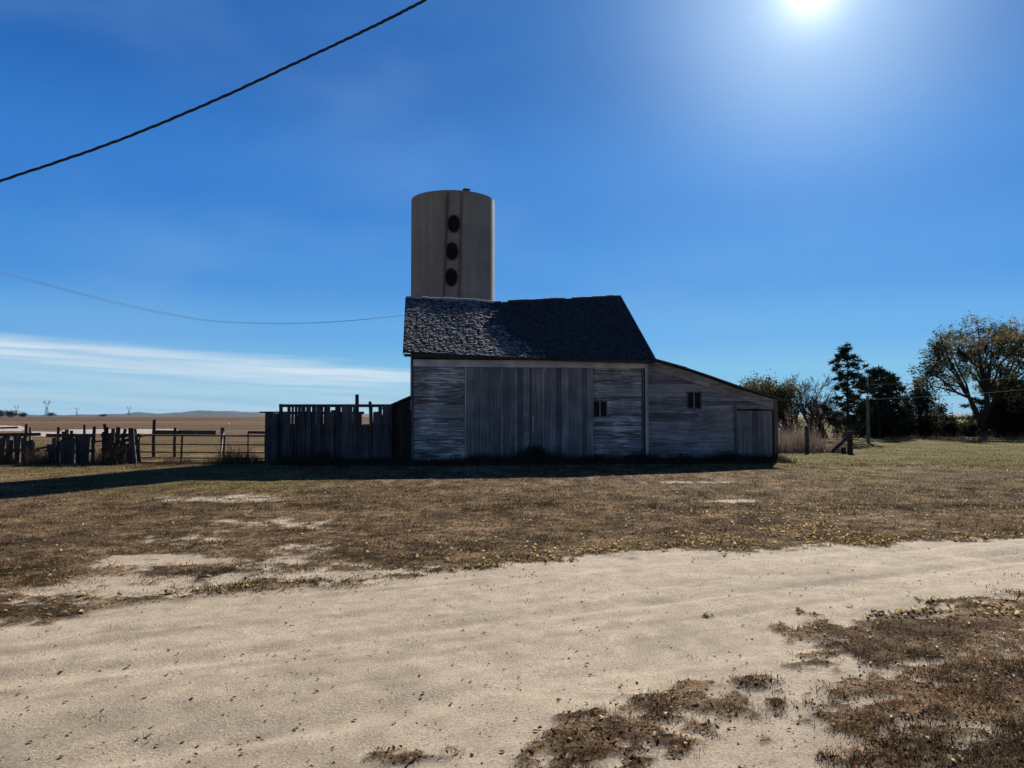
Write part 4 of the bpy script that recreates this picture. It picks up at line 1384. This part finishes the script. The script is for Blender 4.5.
# far trees on the left horizon
random.seed(5)
for (px, top, Y, w, lab) in ((11, 410.5, 900, 6, 'round dark tree on the horizon at the far left'), (23, 412.5, 900, 4, 'smaller dark tree right of the round one on the far horizon'),
                           (0, 411, 1000, 4, 'dark tree cut by the left edge on the horizon'), (103, 414, 1300, 5, 'low dark clump of trees under the right of the pylons'), (51, 412.5, 2200, 4, 'faint blue tree beside the foot of the clearest pylon')):
    c = at(px, top, Y); base = Vector((c.x, Y, 0)); H = c.z; Wd = w / F * Y
    th = thing('horizon_tree', lab, 'tree', base)
    mb = MB(); mb.tube([base, base + Vector((0, 0, H * .5))], [H * .05, H * .03], 6, (.05, .04, .035)); mb.build('trunk', M['bark'], th, base)
    cr = MB()
    for _ in range(700):
        a = Vector((random.gauss(0, .42), random.gauss(0, .42), random.gauss(0, .40)))
        p = base + Vector((a.x * Wd, a.y * Wd, H * .55 + a.z * H * .5))
        if p.z < .2: continue
        e = Vector((random.gauss(0, 1), random.gauss(0, 1), random.gauss(0, 1))).normalized() * H * .07
        f = e.orthogonal() * .7
        cr.poly([p - e, p + f, p + e, p - f], random.choice(((.03, .036, .022), (.045, .048, .03))))
    cr.build('crown', M['leaf'], th, base)

# ------------------------------------------------------------------ tall dry weeds, brace posts and pole at the right
def weeds(n, x0, x1, y0, y1, h, name, label, pal, seed):
    rng = np.random.default_rng(seed)
    x = rng.uniform(x0, x1, n); y = rng.uniform(y0, y1, n)
    k = fbm(x * .5, y * .5, seed, 3) > .42
    x, y = x[k], y[k]; m = len(x)
    hh = h * (.25 + .8 * rng.random(m) ** 1.4) * (.1 + 1.9 * sstep(.25, .75, fbm(x * 1.1, y * .5, seed + 4, 3)))
    v, c = blades(x, y, hh, np.full(m, .022), np.array(pal)[rng.integers(0, len(pal), m)] * (.7 + .6 * rng.random((m, 1))), .45)
    f = np.arange(len(v)).reshape(-1, 3)
    tag(np_mesh(name, v, f, c, M['grass']), label, 'grass', kind='stuff')
weeds(10000, 11.0, 14.6, 33.5, 42, .78, 'tall_dry_grass', 'tall pinkish dry weeds beside the lean-to', [(.30, .225, .185), (.25, .185, .15), (.36, .28, .22), (.16, .12, .10)], 3)
weeds(5000, 27, 42, 48, 56, .45, 'dry_weeds', 'low rust brown weeds below the right-hand trees', [(.16, .105, .085), (.13, .09, .07)], 8)
def base_weeds():  # dark weeds added to fill out the shaded band at the wall base
    rng = np.random.default_rng(5)
    n = 24000
    t = rng.random(n) * 17.5 - 4.6
    off = -.12 - rng.random(n) ** 2 * 1.3
    p = np.stack([BC.x + bx_.x * t + by_.x * off, BC.y + bx_.y * t + by_.y * off], 1)
    sel = t < -.1
    p[sel, 1] = FD - .15 + off[sel]
    hh = (.16 + .34 * rng.random(n) ** 2) * (.3 + 1.3 * fbm(t * 1.3, t * 0, 8, 3))
    hh *= np.exp(off * .45)
    v, c = blades(p[:, 0], p[:, 1], hh, np.full(n, .016), np.array([[.07, .055, .035]]) * (.5 + rng.random((n, 1))), .6)
    tag(np_mesh('shade_band_weeds', v, np.arange(len(v)).reshape(-1, 3), c, M['grass']), 'dark dead weeds along the foot of the barn and board fence, added to carry the dark shade there', 'grass', kind='stuff')
base_weeds()
def fence_weeds():
    rng = np.random.default_rng(15)
    n = 9000
    px = rng.random(n) * 300 - 30
    Yc = 25.75 + rng.normal(0, .25, n)
    x = (px - 512) / F * Yc
    hh = (.08 + .4 * rng.random(n) ** 2.2) * (.1 + 1.8 * sstep(.4, .7, fbm(x * 1.6, x * 0, 9, 3)))
    c_ = np.array([[.15, .105, .06], [.10, .068, .04], [.20, .15, .09], [.06, .045, .03]])[rng.integers(0, 4, n)]
    v, c = blades(x, Yc, hh, np.full(n, .016), c_, .6)
    tag(np_mesh('fence_weeds', v, np.arange(len(v)).reshape(-1, 3), c, M['grass']), 'brown dead weeds along the foot of the corral fences and pipe gate', 'grass', kind='stuff')
fence_weeds()
def tumbleweed():
    x, z = fr(532.5, 460)
    o = BC + bx_ * x + by_ * -.5; o.z = 0
    mb = MB()
    for k in range(420):
        d = Vector((random.gauss(0, 1), random.gauss(0, .7), random.gauss(.5, .8))).normalized()
        c = Vector((o.x, o.y, .22))
        r_ = random.uniform(.2, .46)
        q = c + d * r_; q.z = max(q.z, .01)
        w_ = q + Vector((random.gauss(0, .1), random.gauss(0, .1), random.gauss(.02, .08)))
        w_.z = max(w_.z, .01)
        mb.tube([c + d * .05, c.lerp(q, .6) + Vector((random.gauss(0, .04), random.gauss(0, .04), 0)), q, w_], [.009, .008, .006, .003], 3, gcol((.055, .042, .032), .4), caps=False)
    tag(mb.build('tumbleweed', M['bark'], None, o), 'dark tumbleweed lodged against the foot of the sliding doors', 'tumbleweed')
tumbleweed()
pole(806.5, 426, 33.5, .09, 'brace_post', 'thick grey post standing alone in the tall dry weeds', (.08, .072, .066))
bp = Vector((at(850, 453, 33).x, 33, 0))
br = thing('brace_post', 'stout post with a slanting timber brace in front of the tallest pine', 'post', bp)
mb = MB(); tp = at(850, 431, 33); mb.tube([bp, tp], [.13, .12], 8, (.055, .05, .046)); mb.build('post', M['rough'], br, bp)
mb = MB(); mb.tube([at(832, 452, 32.6), at(848, 437, 32.95)], .07, 7, (.06, .054, .05)); mb.build('brace', M['rough'], br, bp)
pole(843.5, 447, 32.9, .11, 'fence_stump', 'short dark stump beside the braced post', (.05, .045, .042), cat='stump')
pole(867.5, 396, 46, .10, 'wooden_pole', 'slim grey pole in front of the broad dark pine', (.16, .15, .14), cat='pole')

# ------------------------------------------------------------------ overhead wires
def spline(pts, n):
    P = [Vector(p) for p in pts]
    P = [P[0] * 2 - P[1]] + P + [P[-1] * 2 - P[-2]]
    out = []
    for i in range(1, len(P) - 2):
        for k in range(n):
            t = k / n
            a, b, c, d = P[i - 1], P[i], P[i + 1], P[i + 2]
            out.append(.5 * ((2 * b) + (c - a) * t + (2 * a - 5 * b + 4 * c - d) * t * t + (3 * b - a - 3 * c + d) * t ** 3))
    return out + [P[-2]]
CY = 8.0
ctl = [at(x, y, CY + (x - 200) * -.0012) for x, y in ((-260, 262), (-120, 221), (0, 181), (110, 143.5), (210, 102.5), (300, 61), (370, 28), (425, 0), (520, -52), (700, -155))]
line = spline(ctl, 40)
mb = MB()
for s in range(3):
    pts = []
    for i, p in enumerate(line):
        ph = i * .42 + s * 2.094
        rr = .0085
        d = (line[min(i + 1, len(line) - 1)] - line[max(i - 1, 0)]).normalized()
        a = d.cross(Vector((0, 1, 0))).normalized(); b = d.cross(a)
        pts.append(p + (a * math.cos(ph) + b * math.sin(ph)) * rr)
    mb.tube(pts, (.008 if s < 2 else .006), 6, (.02, .02, .022))
tag(mb.build('overhead_cable', M['cable'], None, line[0], True), 'thick twisted black cable slanting across the upper left sky', 'cable')
for k, dy in enumerate((0, 2.6)):
    xs = ((-90, 247), (0, 271), (60, 287), (120, 303), (200, 319), (250, 322.5), (300, 323), (350, 320.5), (408, 315))
    ctl = [at(x, y + dy * (1 - (x + 90) / 500), 20 + (x + 90) / 498 * 15.6) for x, y in xs]
    mb = MB(); ln = spline(ctl, 8); mb.tube(ln, .005, 5, (.20, .21, .23))
    tag(mb.build('thin_wire', M['cable'], None, ln[0], True), ('upper' if k == 0 else 'lower') + ' of two thin grey wires sagging to the silo from the left', 'wire', 'thin wires running to the silo')
for k, (ys, lab) in enumerate((((399.5, 396.5, 392.5, 386), 'lower pale thin wire in front of the cottonwood'), ((384.5, 383, 379.5, 375), 'upper pale thin wire in front of the cottonwood'))):
    ctl = [at(x, y, Y) for x, y, Y in zip((868, 930, 990, 1060), ys, (46, 45, 44, 42))]
    if k: ctl[0].z = min(ctl[0].z, at(867.5, 396, 46).z + .8)
    mb = MB(); ln = spline(ctl, 8); mb.tube(ln, .012 if k == 0 else .008, 5, (.42, .41, .4))
    tag(mb.build('thin_wire', M['cable'], None, ln[0], True), lab, 'wire', 'thin wires by the cottonwood')

# ------------------------------------------------------------------ far pylons
def pylon(px, top, Y, label):
    c = at(px, top, Y); b = Vector((c.x, Y, 0)); H = c.z
    mb = MB(); s = H / 10
    col = (.12, .125, .13); th = H * .014
    def m(p, q): mb.beam(b + Vector(p) * s, b + Vector(q) * s, th, th, col)
    for sx in (-1, 1):
        for sy in (-.6, .6):
            m((sx * 1.1, sy, 0), (sx * .35, sy * .4, 6))
        m((sx * .35, 0, 6), (sx * 1.6, 0, 8.4)); m((sx * 1.6, 0, 8.4), (sx * 1.5, 0, 10)); m((sx * 1.6, 0, 8.4), (sx * 2.6, 0, 8.7)); m((sx * 1.5, 0, 10), (sx * 2.6, 0, 8.7)); m((sx * 1.5, 0, 10), (sx * .8, 0, 9.2)); m((sx * .8, 0, 9.2), (sx * 1.6, 0, 8.4))
    m((-1.6, 0, 8.4), (1.6, 0, 8.4)); m((-1.6, 0, 8.4), (0, 0, 7.2)); m((1.6, 0, 8.4), (0, 0, 7.2))
    for z in (1, 2.2, 3.4, 4.6):
        w0, w1 = 1.1 - .125 * z, 1.1 - .125 * (z + 1.2)
        m((-w0, -.5, z), (w1, -.4, z + 1.2)); m((w0, -.5, z), (-w1, -.4, z + 1.2))
    tag(mb.build('power_pylon', M['steel'], None, b), label, 'pylon', 'lattice pylons on the horizon')
pylon(47, 400.5, 2600, 'clearest lattice power pylon on the left horizon, above the small trees')
pylon(16.5, 405.5, 3600, 'faint power pylon left of the clearest one')
pylon(77, 407.5, 4400, 'tiny faint power pylon right of the clearest one')
pylon(129, 406.5, 4000, 'small power pylon in front of the left end of the long mesa')

# ------------------------------------------------------------------ hills
def hills():
    V, Fq, K = [], [], []
    prof = [(-400, 416), (-120, 411), (-40, 409.5), (0, 409.6), (8, 411), (20, 414.6), (60, 415), (100, 414.2), (120, 414), (128, 413), (136, 412), (160, 413.5), (178, 412.6), (192, 410.8), (205, 410.6),
            (225, 411), (250, 411.8), (275, 412.6), (320, 413.5), (420, 413.8), (560, 414.6), (680, 414.5), (800, 414.2), (1000, 413.5), (1200, 414.8), (1500, 416)]
    xs = np.linspace(-380, 1480, 420)
    ys = np.interp(xs, [p[0] for p in prof], [p[1] for p in prof])
    rows = 7
    for i, (x, y) in enumerate(zip(xs, ys)):
        for j in range(rows):
            t = j / (rows - 1)
            Y = 7600 + 1500 * t
            tz = at(x, y + .25 * math.sin(x * .21) + .15 * math.sin(x * .53), 8400).z
            s = math.sin(min(1, t * 1.9 if t < .53 else (1 - t) * 2.13) * math.pi / 2)
            p = at(x, 416, Y)
            V.append((p.x, Y, max(tz, 3) * (s ** 1.3) + (-2 if j in (0, rows - 1) else 0)))
            k = .7 + .6 * vnoise(np.array([x * .11]), np.array([t * 5.0]), 4)[0]
            K.append((.035 * k, .042 * k, .045 * k))  # dark scrub tone, with the shade of the slope put into it
    for i in range(len(xs) - 1):
        for j in range(rows - 1):
            a = i * rows + j
            Fq.append((a, a + rows, a + rows + 1, a + 1))
    tag(np_mesh('hills', np.array(V), np.array(Fq), np.array(K), M['hill'], True), 'long low mesa on the far horizon', 'hills', kind='structure')
hills()

# ------------------------------------------------------------------ haze
def haze():
    m, nt, N, L = new_mat('haze_air')
    pv = N.new('ShaderNodeVolumePrincipled')
    pv.inputs['Color'].default_value = (.42, .66, 1.0, 1)
    pv.inputs['Density'].default_value = 1.6e-5
    pv.inputs['Anisotropy'].default_value = 0.0
    o = N.new('ShaderNodeOutputMaterial'); L.new(pv.outputs[0], o.inputs['Volume'])
    mb = MB(); mb.box(-15500, 15500, -900, 16500, -5, 150)
    tag(mb.build('haze', m), 'thin pale haze over the plain', 'haze', kind='stuff')
HAZE = True
if HAZE: haze()

# ------------------------------------------------------------------ sky, sun
w = bpy.data.worlds.new('World'); bpy.context.scene.world = w
w.use_nodes = True
nt = w.node_tree; nt.nodes.clear(); N, L = nt.nodes, nt.links
sky = N.new('ShaderNodeTexSky'); sky.sky_type = 'NISHITA'; sky.sun_disc = False
sky.sun_elevation = SUN_EL; sky.sun_rotation = SUN_AZ
sky.air_density, sky.dust_density, sky.ozone_density, sky.altitude = 1.0, .3, 2.0, 1000
dirn = texco(nt, 'Generated')
sep = N.new('ShaderNodeSeparateXYZ'); L.new(dirn, sep.inputs[0])
el = mathn(nt, 'ARCSINE', sep.outputs[2])
az = mathn(nt, 'ARCTAN2', sep.outputs[0], sep.outputs[1])
dt = N.new('ShaderNodeVectorMath'); dt.operation = 'DOT_PRODUCT'; L.new(dirn, dt.inputs[0]); dt.inputs[1].default_value = SUN
cosang = mathn(nt, 'MAXIMUM', dt.outputs['Value'], 0.0)
EXPO, SKYS = 1.866, .06
def lin(r, g, b):
    return tuple(((c / 255) / 12.92 if c <= 10 else (((c / 255) + .055) / 1.055) ** 2.4) / (EXPO * SKYS) for c in (r, g, b))
cr = N.new('ShaderNodeValToRGB'); cr.color_ramp.interpolation = 'EASE'
stops = ((0, (142, 196, 220)), (3, (128, 192, 230)), (6, (102, 172, 232)), (10, (72, 147, 222)), (16, (54, 128, 211)), (25, (34, 102, 184)), (45, (22, 70, 136)), (90, (20, 56, 104)))
e_ = cr.color_ramp.elements
for k, (d, c) in enumerate(stops):
    if k == 0: q = e_[0]; q.position = 0
    elif k == len(stops) - 1: q = e_[-1]; q.position = 1
    else: q = e_.new(d / 90)
    q.color = tuple(x * .1 for x in lin(*c)) + (1,)
L.new(mathn(nt, 'DIVIDE', mathn(nt, 'MAXIMUM', el, 0.0), math.pi / 2), cr.inputs[0])
base10 = mixc(nt, 1.0, cr.outputs[0], (10, 10, 10), 'MULTIPLY')
nis = mixc(nt, 1.0, sky.outputs[0], (.22, .30, .42), 'MULTIPLY')
clear = mixc(nt, .10, base10, nis)
# the sky opposite the sun is deeper
fall = ramp(nt, dt.outputs['Value'], -.6, .55, .45, 1.0)
fc = N.new('ShaderNodeCombineColor')
for i in range(3): L.new(fall, fc.inputs[i])
col = mixc(nt, 1.0, clear, fc.outputs[0], 'MULTIPLY')
# low streaks of cloud in the left distance
cv = N.new('ShaderNodeCombineXYZ')
L.new(mathn(nt, 'MULTIPLY', az, 2.2), cv.inputs[0]); L.new(mathn(nt, 'MULTIPLY', el, 38), cv.inputs[1])
nz = N.new('ShaderNodeTexNoise'); nz.inputs['Scale'].default_value = 1.6; nz.inputs['Detail'].default_value = 6; nz.inputs['Roughness'].default_value = .55
L.new(cv.outputs[0], nz.inputs['Vector'])
elt = mathn(nt, 'ADD', el, mathn(nt, 'MULTIPLY', mathn(nt, 'ADD', az, .58), .055))     # band tilts down to the right
elt = mathn(nt, 'ADD', elt, mathn(nt, 'MULTIPLY', mathn(nt, 'SUBTRACT', nz.outputs['Fac'], .5), .03))
cw = N.new('ShaderNodeCombineXYZ')
L.new(mathn(nt, 'MULTIPLY', az, 3.0), cw.inputs[0]); L.new(mathn(nt, 'MULTIPLY', mathn(nt, 'ADD', el, mathn(nt, 'ADD', mathn(nt, 'MULTIPLY', az, .05), mathn(nt, 'MULTIPLY', nz.outputs['Fac'], .02))), 130), cw.inputs[1])
ns_ = N.new('ShaderNodeTexNoise'); ns_.inputs['Scale'].default_value = 1.0; ns_.inputs['Detail'].default_value = 5
L.new(cw.outputs[0], ns_.inputs['Vector'])
top_edge = mathn(nt, 'MULTIPLY', ramp(nt, elt, .076, .092, 1, 0), ramp(nt, ns_.outputs['Fac'], .3, .62, .45, 1.0))
low_edge = ramp(nt, elt, .050, .078, .42, 1)
azm = ramp(nt, az, -.20, .05, 1, 0)
cm = mathn(nt, 'MULTIPLY', mathn(nt, 'MULTIPLY', top_edge, low_edge), azm)
cm = mathn(nt, 'MULTIPLY', cm, ramp(nt, nz.outputs['Fac'], .2, .6, .65, 1.0))
col = mixc(nt, mathn(nt, 'MULTIPLY', cm, .92), col, lin(222, 234, 240))
# faint high veil
n2 = N.new('ShaderNodeTexNoise'); n2.inputs['Scale'].default_value = 2.2; n2.inputs['Detail'].default_value = 5
mp = N.new('ShaderNodeMapping'); mp.inputs['Scale'].default_value = (1, 1, 2.6); mp.inputs['Rotation'].default_value = (0, .5, 0)
L.new(dirn, mp.inputs[0]); L.new(mp.outputs[0], n2.inputs['Vector'])
col = mixc(nt, ramp(nt, n2.outputs['Fac'], .45, .75, 0, .20), col, lin(150, 185, 225))
# aureole round the sun
def lobe(n, a): return mathn(nt, 'MULTIPLY', mathn(nt, 'POWER', cosang, n), a / (EXPO * SKYS))
for n_, a_, tint in ((11000., 3.0, (1, .97, .92)), (1300., .6, (1, .98, .93)), (105., .42, (.86, .98, .93)), (28., .11, (.68, 1.0, .98)), (6., .05, (.45, .95, 1.3))):
    v_ = lobe(n_, a_)
    g_ = N.new('ShaderNodeCombineColor')
    for i, k in enumerate(tint): L.new(mathn(nt, 'MULTIPLY', v_, k), g_.inputs[i])
    col = mixc(nt, 1.0, col, g_.outputs[0], 'ADD')
bg = N.new('ShaderNodeBackground'); bg.inputs[1].default_value = .06
L.new(col, bg.inputs[0])
wo = N.new('ShaderNodeOutputWorld'); L.new(bg.outputs[0], wo.inputs[0])

sl = bpy.data.lights.new('sun', 'SUN'); sl.energy = 5.0; sl.angle = R(.53); sl.color = (1, .95, .86)
so = bpy.data.objects.new('sun', sl); C.objects.link(so)
so.rotation_euler = SUN.to_track_quat('Z', 'Y').to_euler(); so.location = SUN * 200

# ------------------------------------------------------------------ camera
cd = bpy.data.cameras.new('camera'); cam = bpy.data.objects.new('camera', cd); C.objects.link(cam)
cd.sensor_width = 36; cd.lens = 36 * F / 1024; cd.clip_start = .05; cd.clip_end = 60000
cam.location = (0, 0, CH); cam.rotation_euler = (math.pi / 2 + PITCH, 0, 0)
S = bpy.context.scene
S.camera = cam
S.view_settings.view_transform = 'Standard'; S.view_settings.look = 'None'
S.view_settings.exposure = .9; S.view_settings.gamma = 1; S.view_settings.use_curve_mapping = False
S.cycles.max_bounces = 6; S.cycles.volume_bounces = 0
S.cycles.sample_clamp_indirect = 4
